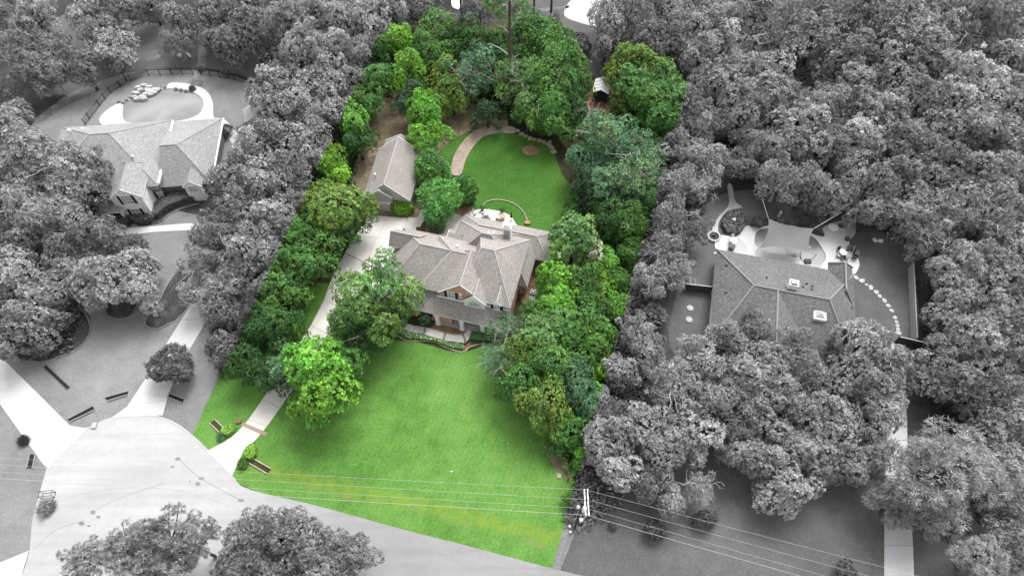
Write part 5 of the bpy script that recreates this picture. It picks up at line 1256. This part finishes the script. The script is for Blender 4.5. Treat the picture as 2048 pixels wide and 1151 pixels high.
# board fences
def board_fence(p, q, label, mat, h=1.8, wid=.30):
    a, b_ = at(*p), at(*q); d = b_ - a; L = d.length; n = int(L / wid); rot = math.atan2(d.y, d.x)
    o = thing('board_fence', label, 'fence', a, rot); m = MB(); m.box((.008, -.02, 0), (wid - .008, .02, h)); first = None
    for i in range(n):
        if first is None: c = first = m.build('plank', mat, o)
        else: c = first.copy(); C.objects.link(c)
        c.location = (i * wid, rnd.uniform(-.012, .012), rnd.uniform(-.03, .03))
    r = MB()
    for z in (.35, 1.45): r.box((0, .022, z), (L, .07, z + .09))
    r.build('rail', mat, o)
    f = None
    for i in range(int(L / 2.4) + 1):
        if f is None: m = MB(); m.box((-.05, .072, 0), (.05, .16, h)); f = c = m.build('post', mat, o)
        else: c = f.copy(); C.objects.link(c)
        c.location = (i * 2.4, 0, 0)
    cp = MB(); cp.box((0, -.07, h + .035), (L, .09, h + .075)); cp.build('cap_rail', 'wood_grey', o); return o
board_fence((1816, 537), (1822, 686), 'long weathered board fence on the right of the stepping-stone lawn', 'wood_grey')
board_fence((1789, 685), (1862, 702), 'dark board fence across the neighbour\'s drive below the stepping stones', 'wood_dark')
board_fence((1366, 580), (1421, 586), 'short dark board fence between the charcoal roof and the boundary trees', 'wood_dark')

# stone edgings of the beds: one object each, its stones laid singly
def edging(label, pts, mat, closed=False, sz=.32, alpha=1.0, h=.16):
    P = [at(x, y) for x, y in spline(pts, 5, closed)]; o = thing('stone_edging', label, 'edging', P[0]); me = []
    for k in range(4):
        m = MB(); r = random.Random(k); q = [(sz * .5 * math.cos(2 * PI * i / 7) * r.uniform(.8, 1.1), sz * .38 * math.sin(2 * PI * i / 7) * r.uniform(.8, 1.15)) for i in range(7)]
        m.prism(q, 0, h); x = m.build('stone', mat); me.append(x.data); bpy.data.objects.remove(x)
    acc = 0; n = 0
    for a, b_ in zip(P, P[1:] + ([P[0]] if closed else [])):
        d = b_ - a; L = d.length
        while acc < L and n < 290:
            q = a + d * (acc / L) - P[0]; c = part('stone', me[n % 4], o); c.location = (q.x, q.y, rnd.uniform(-.02, .04)); c.rotation_euler = (0, 0, math.atan2(d.y, d.x) + rnd.uniform(-.2, .2)); acc += sz * 1.02; n += 1
        acc -= L
    return o
edging('curved stone edging between the front lawn and the flower bed', [(798, 673), (815, 682), (846, 682), (868, 684), (895, 696), (925, 704), (940, 694), (965, 688), (998, 692)], 'edging', sz=.3)
edging('semicircle of pale stone edging on the back lawn behind the patio', [(965, 415), (972, 405), (990, 400), (1012, 402), (1035, 412), (1050, 430), (1057, 450)], 'flagstone', sz=.3)
edging('stone edging around the large tree bed on the left', [(140, 612), (165, 620), (178, 640), (181, 662), (167, 688), (142, 706), (110, 716)], 'grey_edging')
edging('crescent stone edging under the pale round-topped tree', [(211, 614), (215, 630), (236, 638), (262, 632), (274, 614)], 'grey_edging')
edging('stone edging of the pointed bed beside the left neighbour\'s drive', [(365, 532), (338, 566), (316, 608), (292, 640), (297, 654), (318, 657), (348, 643)], 'grey_edging')
edging('stone edging of the bed below the long curved hedge', [(326, 447), (336, 432), (365, 417), (398, 408)], 'grey_edging', sz=.28)
edging('brick edging around the mulch bed in front of the porch', [(866, 657), (895, 666), (920, 669), (931, 664), (930, 655)], 'brick_band', sz=.28)
# stepping stones
def stones(list_, label, group, mat, r0=.43, h=.06):
    for i, (x, y, s) in enumerate(list_):
        p = at(x, y); m = MB(); r = random.Random(i * 3 + 1); n = 5
        m.prism([(r0 * s * math.cos(2 * PI * k / n) * r.uniform(.85, 1.35), r0 * s * math.sin(2 * PI * k / n) * r.uniform(.7, 1.1)) for k in range(n)], 0, h); o = m.build('stepping_stone', mat); o.location = (p.x, p.y, .01); o.rotation_euler = (0, 0, r.uniform(0, 6)); tag(o, label(i, len(list_)), 'stepping stone', group)
ORD = ['first', 'second', 'third', 'fourth', 'fifth', 'sixth', 'seventh', 'eighth', 'ninth', 'tenth', 'eleventh', 'twelfth', 'thirteenth', 'fourteenth', 'fifteenth', 'sixteenth', 'seventeenth', 'eighteenth', 'nineteenth', 'twentieth']
zD = lambda x, y: (1300 + x / 2.74, 380 + y / 2.74)
sl = [(1130, 480, 1.1), (1160, 497, 1.2), (1185, 518, .7), (1210, 533, 1.1), (1240, 557, 1.1), (1258, 580, .9), (1285, 605, 1.0), (1303, 632, .9), (1323, 660, .9), (1340, 697, .9), (1350, 722, .8), (1354, 741, .75), (1357, 762, .8), (1362, 782, 1.0)]
stones([(*zD(x, y), s) for x, y, s in sl], lambda i, n: f'pale stepping stone, {ORD[i]} from the pool patio towards the board fence', 'stepping stones across the right lawn', 'grey_stone')
st = [(1036, 262, .8), (1043, 268, .9), (1051, 272, .8), (1060, 277, .9), (1069, 279, .8), (1079, 281, .9), (1088, 284, .9), (1096, 288, 1.0), (1103, 295, 1.0), (1107, 303, 1.1), (1100, 283, .7)]
stones(st, lambda i, n: f'buff flagstone rimming the back lawn, {ORD[i]} counted from the crushed-stone path', 'flagstones rimming the back lawn', 'flagstone', .6)
stones([(1750, 481, .9), (1761, 482, .9)], lambda i, n: ['left', 'right'][i] + ' one of two white stepping pads on the lawn beyond the flagstone corner', 'white pads', 'white_plastic', .55)
# rock waterfall at the left pool
o = thing('rock_waterfall', 'heap of flat pale boulders at the upper left rim of the pool', 'rock garden', at(290, 180)); r = random.Random(8)
zA = lambda x, y: (180 + x / 5.39, 100 + y / 5.39)
for i, (x, y, s) in enumerate([(480, 500, 1), (500, 460, 1.2), (540, 430, 1.2), (520, 405, 1.1), (590, 385, 1.2), (640, 400, 1.1), (560, 500, 1.2), (600, 470, 1.3), (640, 440, 1.3), (690, 430, 1.2), (720, 430, 1.1), (620, 420, 1), (500, 520, 1.1), (580, 520, 1.2), (650, 475, 1.2), (690, 455, 1.1)]):
    px, py = zA(x, y); p = at(px, py, .5) - o.location; m = MB(); k = 8; q = [(.62 * s * math.cos(2 * PI * j / k) * r.uniform(.8, 1.15), .42 * s * math.sin(2 * PI * j / k) * r.uniform(.8, 1.15)) for j in range(k)]
    m.prism(q, -.5, 0.0); m.prism([(a * .75, b_ * .75) for a, b_ in q], 0, .08); c = m.build('stone', 'grey_stone', o); c.location = (p.x, p.y, .45 + .35 * ((560 - y) / 180)); c.rotation_euler = (r.uniform(-.25, .25), r.uniform(-.25, .25), r.uniform(-.3, .6))
for i, (px, py) in enumerate([(238, 203), (246, 206), (254, 200), (320, 177), (330, 175), (352, 178), (362, 180), (372, 182), (262, 195)]):
    m = MB(); m.cyl((0, 0), .4, 0, .35, 7, r1=.25); x = m.build('boulder', 'grey_edging'); x.location = at(px, py, .2); x.location.z = .2; x.rotation_euler = (0, 0, i); tag(x, f'small dark boulder on the pool rim, {ORD[i]} of nine from the left', 'rock', 'small boulders on the pool rim')
m = MB(); m.box((-1.1, -.25, .38), (1.1, .25, .46)); o = thing('garden_bench', 'pale garden bench on the lawn behind the left pool fence', 'bench', at(378, 112), math.radians(-52)); m.build('seat', 'old_concrete', o)
for s_ in (-.9, .9): m = MB(); m.box((s_ - .06, -.2, 0), (s_ + .06, .2, .38)); m.build('leg', 'old_concrete', o)
m = MB(); m.cyl((0, 0), .35, 0, .5, 10, r1=.28); m.cyl((0, 0), .5, .5, .6, 12); x = m.build('bird_bath', 'white_plastic'); x.location = at(362, 114); tag(x, 'white bird bath left of the garden bench', 'bird bath')
# shade sail over the right pool
SZ = 3.6
def zc(x, y): return (1400 + x / 4.111, 400 + y / 4.111)
cor = [at(*zc(562, 150), 4.4), at(*zc(940, 232), 3.6), at(*zc(905, 428), 3.6), at(*zc(492, 392), 3.2)]
o = thing('shade_sail', 'grey four-cornered shade sail stretched over the right neighbour\'s pool', 'shade sail', (cor[0] + cor[2]) / 2); ctr = o.location.copy()
m = MB(); n = 14; gr = []
for i in range(n + 1):
    row = []
    for j in range(n + 1):
        u_, v_ = i / n, j / n; bi = lambda t: .13 * 4 * t * (1 - t)
        uu = u_ + (0.5 - u_) * bi(v_) * 1.0; vv = v_ + (0.5 - v_) * bi(u_) * 1.5
        p = cor[0].lerp(cor[1], uu).lerp(cor[3].lerp(cor[2], uu), vv); row.append(p - ctr - Vector((0, 0, .35 * 4 * u_ * (1 - u_) * 4 * v_ * (1 - v_))))
    gr.append(row)
for i in range(n):
    for j in range(n): m.face([gr[i][j + 1], gr[i + 1][j + 1], gr[i + 1][j], gr[i][j]], 0)
m.build('sail', 'sail', o, True)
ends = [(at(*zc(515, 0), 6.5), 'tree'), (at(*zc(1170, 95), 5.0), 'tree'), (at(*zc(960, 445), 0.2), 'post'), (at(*zc(470, 410), 0.2), 'post')]
for a, (b_, _) in zip(cor, ends): m = MB(); m.tube([a - ctr, b_ - ctr], .05, 5); m.build('rope', 'rope', o)
m = MB(); a = at(*zc(712, 400), 3.3) - ctr; m.tube([a, at(*zc(722, 462), .1) - ctr], .04, 5); m.build('rope', 'rope', o)
# spa and steps in the right pool
o = thing('spa_ring', 'round raised spa with dark steps in the right end of the shaded pool', 'spa', at(*zc(930, 468), .1)); 
m = MB(); m.cyl((0, 0), 1.75, -.1, .12, 22); m.build('basin', 'water_right', o)
m = MB(); n = 24
for k in range(6, 20):
    a0, a1 = 2 * PI * k / n, 2 * PI * (k + 1) / n
    m.face([(1.75 * math.cos(a0), 1.75 * math.sin(a0), .15), (2.05 * math.cos(a0), 2.05 * math.sin(a0), .15), (2.05 * math.cos(a1), 2.05 * math.sin(a1), .15), (1.75 * math.cos(a1), 1.75 * math.sin(a1), .15)])
    m.face([(2.05 * math.cos(a0), 2.05 * math.sin(a0), -.05), (2.05 * math.cos(a1), 2.05 * math.sin(a1), -.05), (2.05 * math.cos(a1), 2.05 * math.sin(a1), .15), (2.05 * math.cos(a0), 2.05 * math.sin(a0), .15)])
m.build('coping', 'old_concrete', o)
m = MB(); m.box((-.5, -.35, 0), (.5, .35, .4)); x = m.build('step', 'grey_wicker', o); x.location = (-1.2, -1.0, .05)
# garden furniture
def round_table(px, py, label, mat='white_plastic', r=.6, z=0.16):
    o = thing('round_table', label, 'table', at(px, py, z)); m = MB(); m.cyl((0, 0), r, .68, .74, 18); m.build('tabletop', mat, o); m = MB(); m.cyl((0, 0), .06, .03, .68, 8); m.cyl((0, 0), .3, 0, .04, 12); m.build('pedestal', mat, o); return o
def chair(px, py, rot, label, mat='white_plastic', z=0.16, group=None, s=1.0):
    o = thing('garden_chair', label, 'chair', at(px, py, z), rot, group); m = MB(); m.box((-.27, -.27, .38), (.27, .27, .45)); m.build('seat', mat, o); m = MB(); m.box((-.27, .22, .46), (.27, .29, .95)); m.build('backrest', mat, o)
    for x in (-.23, .23):
        for y in (-.23, .23): m = MB(); m.box((x - .025, y - .025, 0), (x + .025, y + .025, .38)); m.build('leg', mat, o)
    o.scale = (s,) * 3; return o
x, y = zc(265, 350); round_table(x, y, 'white bistro table on the round patio of the right neighbour'); chair(x - 1, y - 7, 0, 'white bistro chair above the white table', group='white bistro chairs'); chair(x, y + 7, PI, 'white bistro chair below the white table', group='white bistro chairs')
x, y = zc(255, 400); 
m = MB(); m.cyl((0, 0), .45, 0, .7, 12, r1=.55); m.cyl((0, 0), .38, .7, .8, 10); q = m.build('grill', 'dark_metal'); q.location = at(x, y, .16); tag(q, 'black round covered grill near the back eave of the charcoal roof', 'grill')
x, y = zc(1165, 447); round_table(x, y, 'white round dining table ringed by chairs right of the pool', r=.65)
for k, (dx, dy, nm) in enumerate(((-7, -7, 'upper left'), (-8, 4, 'lower left'), (8, -4, 'upper right'), (8, 8, 'lower right'), (0, 10, 'bottom'))): chair(x + dx, y + dy, k * 1.2, f'wicker dining chair at the {nm} of the white round table', 'ac_case' if k % 2 else 'grey_wicker', group='chairs round the white dining table')
x, y = zc(1270, 460); o = thing('barbecue_cart', 'black barbecue cart at the right rim of the pool patio', 'barbecue', at(x, y, .16), math.radians(60))
m = MB(); m.box((-.9, -.35, .5), (.9, .35, .85)); m.build('body', 'dark_metal', o); m = MB(); m.box((-.6, -.35, .85), (.6, .3, 1.15)); m.build('lid', 'dark_metal', o)
for k in (-.8, .8):
    for y_ in (-.3, .3): m = MB(); m.box((k - .04, y_ - .04, 0), (k + .04, y_ + .04, .5)); m.build('leg', 'dark_metal', o)
m = MB(); m.tube([(0, .5, .2), (1.3, .6, .9)], .03, 5); m.build('handle', 'white_plastic', o)
x, y = zc(1092, 230); m = MB(); m.cyl((0, 0), .7, 0, .25, 16, r1=.85); m.cyl((0, 0), .55, .25, .27, 12); q = m.build('fire_bowl', 'white_trim'); q.location = at(x, y, .16); tag(q, 'round pale fire bowl on the flagstone corner', 'fire bowl')
for px, py, lab, g_ in ((1874, 612, 'white garden chair in the shade just right of the board fence', 0.4), (1872, 672, 'white garden chair at the lower end of the board fence', 2.0), (1893, 655, 'small white garden chair standing apart right of the board fence', 1.0)): chair(px, py, g_, lab, z=0.0, s=1.2)
def ring(px, py, r, label, z=0.0, mat='grey_stone', name='planter_ring'):
    o = thing(name, label, 'planter', at(px, py, z)); n = 12; m = MB(); m.box((-r * .23, -.15, 0), (r * .23, .15, .4)); f = None
    for k in range(n):
        if f is None: f = c = m.build('stone', mat, o)
        else: c = f.copy(); C.objects.link(c)
        a = 2 * PI * k / n; c.location = (r * math.cos(a), r * math.sin(a), 0); c.rotation_euler = (0, 0, a + PI / 2)
    m = MB(); m.cyl((0, 0), r * .85, 0, .25, 14); m.build('soil', 'bed', o); m = MB(); m.cyl((0, 0), .3, .25, .7, 8, r1=.12); m.build('plant', 'wood_dark', o); return o
x, y = zc(112, 305); ring(x, y, .95, 'stone planter ring beside the garden walk left of the shaded pool')
for x, y, lab in ((648, 132, 'white garden ornament behind the shade sail'), (975, 128, 'small white ornament behind the flagstone corner'), (268, 190, 'white statue in the middle of the round flower bed')):
    px, py = zc(x, y); o = thing('garden_statue', lab, 'statue', at(px, py)); m = MB(); m.cyl((0, 0), .3, 0, .5, 10, r1=.2); m.build('base', 'white_plastic', o); m = MB(); m.cyl((0, 0), .16, .5, 1.0, 8, r1=.28); m.cyl((0, 0), .14, 1.0, 1.3, 8); m.build('figure', 'white_plastic', o)
for px, py, lab in ((1380, 616, 'upper round concrete septic lid on the lawn left of the charcoal roof'), (1378, 639, 'lower round concrete septic lid on the lawn left of the charcoal roof')):
    m = MB(); m.cyl((0, 0), .5, 0, .12, 20); m.cyl((0, 0), .36, .12, .17, 18); q = m.build('septic_lid', 'old_concrete'); q.location = at(px, py); tag(q, lab, 'lid')
def ac(px, py, label, rot=0):
    o = thing('air_conditioner', label, 'air conditioner', at(px, py), rot); m = MB(); m.box((-.42, -.42, .08), (.42, .42, .8)); m.box((-.5, -.5, 0), (.5, .5, .08)); m.build('case', 'ac_case', o)
    m = MB(); m.cyl((0, 0), .36, .8, .83, 18); g = m.build('grille', 'dark_metal', o)
    m = MB(); m.cyl((0, 0), .1, .83, .86, 10)
    for k in range(3): a = k * PI / 3; m.tube([(-.36 * math.cos(a), -.36 * math.sin(a), .85), (.36 * math.cos(a), .36 * math.sin(a), .85)], .018, 4)
    m.build('fan_guard', 'white_trim', g); return o
ac(1066, 588, 'grey air conditioner beside the house\'s right wall, upper of two', -.25); ac(1063, 602, 'grey air conditioner beside the house\'s right wall, lower of two', -.25); ac(1402, 680, 'white air conditioner at the lower left corner of the charcoal roof', -.2)
# patio furniture behind the main house
zm = lambda x, y: (760 + x / 4.111, 420 + y / 4.111)
x, y = zm(875, 45); round_table(x, y, 'white round patio table behind the main house', z=.08, r=.55)
for k, (dx, dy, nm) in enumerate(((-6, 3, 'left'), (6, 4, 'right'), (1, -6, 'rear'))): chair(x + dx, y + dy, k * 2.1, f'white patio chair at the {nm} side of the white round table', z=.08, group='white patio chairs')
for k, (x, y) in enumerate(((755, 50), (780, 30))): chair(*zm(x, y), 1.2, ['white patio chair at the left rim of the patio, lower one', 'white patio chair at the left rim of the patio, upper one'][k], z=.08, group='white patio chairs')
for k, (x, y) in enumerate(((965, 85), (990, 92))): chair(*zm(x, y), 3.0, ['tan patio chair left of the chimney, left one', 'tan patio chair left of the chimney, right one'][k], 'bronze_chair', z=.08, group='tan patio chairs')
x, y = zm(1010, 70); round_table(x, y, 'pale low table between the tan chairs and the umbrella', 'flagstone', z=.08, r=.5)
o = thing('patio_umbrella', 'folded dark umbrella at the right rim of the patio', 'umbrella', at(*zm(1078, 90), .08)); m = MB(); m.cyl((0, 0), .035, 0, 2.5, 8); m.build('pole', 'dark_metal', o); m = MB(); m.cyl((0, 0), .22, 1.1, 2.4, 10, r1=.06); m.build('canopy', 'shutter', o); m = MB(); m.cyl((0, 0), .3, 0, .08, 12); m.build('base', 'ac_case', o)
def pot(px, py, label, z=.08, tone='g'):
    o = thing('potted_plant', label, 'potted plant', at(px, py, z)); m = MB(); m.cyl((0, 0), .2, 0, .42, 12, r1=.28); m.build('pot', 'terracotta', o); c = part('foliage', KIND['S'][0][0][0], o); c.location = (0, 0, .75); c.scale = (.24, .24, .24); c.color = (*TONES[tone], 1)
pot(965, 420, 'small potted plant at the left end of the semicircular stone edging'); pot(1004, 424, 'potted plant at the rear rim of the patio', tone='g')
m = MB(); m.prism([(.5 * math.cos(2 * PI * k / 9) * (1 + .2 * (k % 2)), .35 * math.sin(2 * PI * k / 9)) for k in range(9)], 0, .35); q = m.build('boulder', 'terracotta'); q.location = at(1055, 447); tag(q, 'reddish boulder at the right end of the semicircular edging', 'rock')
m = MB(); m.prism([(.3, .1), (.9, -.6), (.5, -1.0), (-.5, -.3)], 0, .25); q = m.build('boulder', 'flagstone'); q.location = at(883, 447); tag(q, 'flat pale boulder in the mulch beside the bluish shrubs', 'rock')
# greenhouse and barrel shelter in the mulch clearing
o = thing('greenhouse', 'small greenhouse with white pitched roof and black frame on red mulch', 'greenhouse', at(1201, 192), math.radians(-12)); W_, D_, Hh = 1.25, 1.7, 2.3
for x in (-W_, W_):
    for y in (-D_, 0, D_): m = MB(); m.box((x - .08, y - .08, 0), (x + .08, y + .08, Hh)); m.build('post', 'dark_metal', o)
m = MB()
for z in (.9, Hh - .1):
    m.box((-W_, -D_ - .04, z), (W_, -D_ + .04, z + .1)); m.box((-W_, D_ - .04, z), (W_, D_ + .04, z + .1))
    for x in (-W_, W_): m.box((x - .04, -D_, z), (x + .04, D_, z + .1))
m.build('rail', 'dark_metal', o)
m = MB(); m.box((-W_ + .09, -D_ + .05, .05), (W_ - .09, D_ - .05, .85)); m.build('base_panel', 'wood_dark', o)
for s_ in (-1, 1):
    for k in range(4):
        y0, y1 = -D_ - .2 + k * (2 * D_ + .4) / 4 + .03, -D_ - .2 + (k + 1) * (2 * D_ + .4) / 4 - .03
        m = MB(); q = [(s_ * (W_ + .25), y0, Hh - .05), (s_ * (W_ + .25), y1, Hh - .05), (0, y1, Hh + .75), (0, y0, Hh + .75)]; q = q if s_ > 0 else q[::-1]
        m.face(q); m.face([(a, b_, c - .06) for a, b_, c in q][::-1]); m.build('roof_panel', 'white_plastic', o)
m = MB(); m.tube([(0, -D_ - .25, Hh + .78), (0, D_ + .25, Hh + .78)], .05, 6)
for k in range(5):
    y = -D_ - .2 + k * (2 * D_ + .4) / 4
    for s_ in (-1, 1): m.tube([(0, y, Hh + .78), (s_ * (W_ + .25), y, Hh - .02)], .035, 5)
m.build('glazing_bar', 'ac_case', o)
o = thing('barrel_cage', 'black arched cage with pale hoops beside the back trees', 'garden cage', at(1190, 248), math.radians(-20)); R_ = .85
for k in range(8):
    m = MB(); x = -1.3 + k * 2.6 / 7; m.tube([(x, R_ * math.cos(a * PI / 10), .6 + R_ * math.sin(a * PI / 10)) for a in range(11)], .035, 5); m.build('hoop', 'ac_case', o)
m = MB(); n = 10
for a in range(n): 
    a0, a1 = a * PI / n, (a + 1) * PI / n; m.face([(-1.3, .8 * math.cos(a0), .6 + .8 * math.sin(a0)), (1.3, .8 * math.cos(a0), .6 + .8 * math.sin(a0)), (1.3, .8 * math.cos(a1), .6 + .8 * math.sin(a1)), (-1.3, .8 * math.cos(a1), .6 + .8 * math.sin(a1))])
m.box((-1.3, -.8, 0), (1.3, .8, .6)); m.build('cover', 'dark_metal', o)
for a in (2, 5, 8): m = MB(); m.tube([(-1.3, R_ * math.cos(a * PI / 10), .62 + R_ * math.sin(a * PI / 10)), (1.3, R_ * math.cos(a * PI / 10), .62 + R_ * math.sin(a * PI / 10))], .03, 5); m.build('crossbar', 'ac_case', o)
# culvert head walls and drain slots
def culvert(a, b_, c, d, label, mat='flagstone', depth_=.25, floor='floor'):
    """two low side walls a-b and c-d with the ditch between them"""
    P = [at(*q) for q in (a, b_, c, d)]; o = thing('culvert_wall', label, 'culvert', P[0])
    for p, q in ((P[0], P[1]), (P[2], P[3])):
        dd = (q - p); n = Vector((-dd.y, dd.x, 0)).normalized() * .07; m = MB(); s_ = p - P[0]; e = q - P[0]
        m.prism([(s_.x - n.x, s_.y - n.y), (e.x - n.x, e.y - n.y), (e.x + n.x, e.y + n.y), (s_.x + n.x, s_.y + n.y)], 0, .22); m.build('side_wall', mat, o)
    m = MB(); q = [p - P[0] for p in (P[0], P[1], P[3], P[2])]; m.prism([(p.x, p.y) for p in q], 0, .035); m.build('channel', floor, o).color = (1, 1, 1, 1); return o
culvert((507, 917), (543, 937), (499, 926), (535, 947), 'pale culvert walls with a dark channel right of the driveway mouth')
culvert((430, 838), (449, 857), (420, 846), (439, 864), 'pale culvert walls on the grass wedge left of the driveway mouth')
culvert((337, 785), (368, 797), (334, 793), (365, 806), 'grey culvert slot beside the left neighbour\'s drive, right side', 'grey_edging', floor='slot_dark')
culvert((210, 795), (257, 782), (216, 802), (254, 790), 'grey culvert slot in the left lawn near the drive', 'grey_edging', floor='slot_dark')
culvert((136, 838), (186, 812), (140, 844), (190, 820), 'grey culvert slot near the entry drive\'s junction', 'grey_edging', floor='slot_dark')
culvert((60, 908), (54, 935), (72, 908), (66, 937), 'grey culvert slot on the left verge', 'grey_edging', floor='slot_dark')
a, b_ = at(90, 732), at(137, 776); d = b_ - a; o = thing('drain_slot', 'long black open drain slot in the left lawn', 'drain', a, math.atan2(d.y, d.x)); L = d.length
m = MB(); m.box((0, -.14, 0), (L, .14, .03)); m.build('channel', 'slot_dark', o)
for s_ in (-.2, .2): m = MB(); m.box((-.1, s_ - .05, 0), (L + .1, s_ + .05, .1)); m.build('kerb', 'wood_dark', o)
# wire frame by the street
o = thing('wire_frame', 'small black box frame standing on the kerb at the cul-de-sac', 'frame', at(98, 990), .1)
m = MB()
for z in (.05, .9):
    for q, w_ in (((-.8, -.35), (.8, -.35)), ((.8, -.35), (.8, .35)), ((.8, .35), (-.8, .35)), ((-.8, .35), (-.8, -.35))): m.tube([(*q, z), (*w_, z)], .035, 4)
m.build('rail', 'dark_metal', o)
for x in (-.8, .8):
    for y in (-.35, .35): m = MB(); m.tube([(x, y, 0), (x, y, .92)], .035, 4); m.build('post', 'dark_metal', o)
m = MB(); m.box((-.3, -.4, 0), (.3, .4, .3)); q = m.build('drain_box', 'old_concrete'); q.location = at(190, 851); tag(q, 'concrete drain box at the joint of the entry drive and the cul-de-sac', 'drain')
m = MB(); m.prism([(.45, 0), (.1, .35), (-.4, .2), (-.3, -.3), (.2, -.3)], 0, .3); q = m.build('boulder', 'mulch'); q.location = at(478, 843); tag(q, 'small brown boulder beside the lime shrub left of the driveway', 'rock')
m = MB(); m.prism([(.22, 0), (.05, .12), (-.2, .08), (-.15, -.1), (.1, -.12)], 0, .06); q = m.build('paper_scrap', 'old_concrete'); q.location = at(903, 942); tag(q, 'small white scrap lying on the front lawn', 'litter')
m = MB(); m.box((-.3, -.3, 0), (.3, .3, .15)); q = m.build('meter_box', 'flagstone'); q.location = at(1118, 951); tag(q, 'small square utility box at the lawn\'s lower right corner', 'box')

# power pole with its wires
pb = at(1149, 1056); PH = 12.0
o = thing('power_pole', 'dark wooden power pole with twin crossarms and a transformer at the plot\'s lower right corner', 'power pole', pb)
m = MB(); m.tube([(0, 0, 0), (0, 0, 6), (.05, .02, PH)], [.17, .15, .11], 10); m.build('pole', 'pole_wood', o)
a0, a1 = at(1170.5, 978, 11.3) - pb, at(1169.5, 1031, 11.3) - pb
for off in (-.0, .36):
    m = MB(); x0 = a0.x - .12 + off; m.box((x0 - .06, a1.y, 11.2), (x0 + .06, a0.y, 11.36)); m.build('crossarm', 'white_trim', o)
for fy in (0.03, .38, .7, .97):
    for off in (0, .36): m = MB(); x0 = a0.x - .12 + off; y = a0.y + (a1.y - a0.y) * fy; m.cyl((x0, y), .06, 11.36, 11.6, 8, r1=.09); m.build('insulator', 'white_plastic', o)
m = MB(); m.cyl((.35, -.1), .27, 9.2, 10.2, 14); m.cyl((.35, -.1), .2, 10.2, 10.35, 12); tr = m.build('transformer', 'white_trim', o)
for dx in (-.12, .12): m = MB(); m.cyl((.35 + dx, -.1), .04, 10.35, 10.6, 6); m.build('bushing', 'white_plastic', tr)
m = MB(); m.cyl((-.35, .1), .16, 9.6, 10.2, 10); m.build('fuse_box', 'white_trim', o)
m = MB(); m.tube([(-.1, .1, 9.4), (-.25, .0, 6), (-.28, -.05, .2)], .03, 5); m.tube([(.25, -.1, 9.2), (.2, -.3, 7.5), (.25, -.5, 6.5)], .035, 5); m.build('service_cable', 'rope', o)
m = MB(); m.cyl((.25, -.5), .22, 6.3, 6.6, 10); m.build('meter', 'white_plastic', o)
for px, py, lab in ((1139, 1053, 'upper white marker cap on the ground left of the power pole'), (1140.5, 1064, 'lower white marker cap on the ground left of the power pole')):
    m = MB(); m.cyl((0, 0), .18, 0, .5, 10, r1=.14); q = m.build('marker_post', 'white_plastic'); q.location = at(px, py); tag(q, lab, 'marker', 'white marker caps')
wires = [((-160, 905), (1172, 978.5), (2300, 1268), 'uppermost power line, meeting the far tips of the crossarms'), ((-160, 918), (1174, 998), (2300, 1300), 'second power line from the top, meeting the crossarms\' middle'), ((-160, 932), (1174, 1016), (2300, 1330), 'third power line from the top, meeting the crossarms'), ((-160, 945), (1172, 1029), (2300, 1345), 'lowest power line, meeting the near tips of the crossarms')]
for i, (l, c, r_, lab) in enumerate(wires):
    zz = 11.55; pts = []
    for (s_, e) in ((at(*l, zz), at(*c, zz)), (at(*c, zz), at(*r_, zz))):
        for k in range(16): t = k / 15; p = s_.lerp(e, t); p.z -= .35 * 4 * t * (1 - t); pts.append(p)
    m = MB(); m.tube(pts, .013 if i < 3 else .02, 5); q = m.build('power_line', 'wire'); tag(q, lab, 'power line', 'power lines')
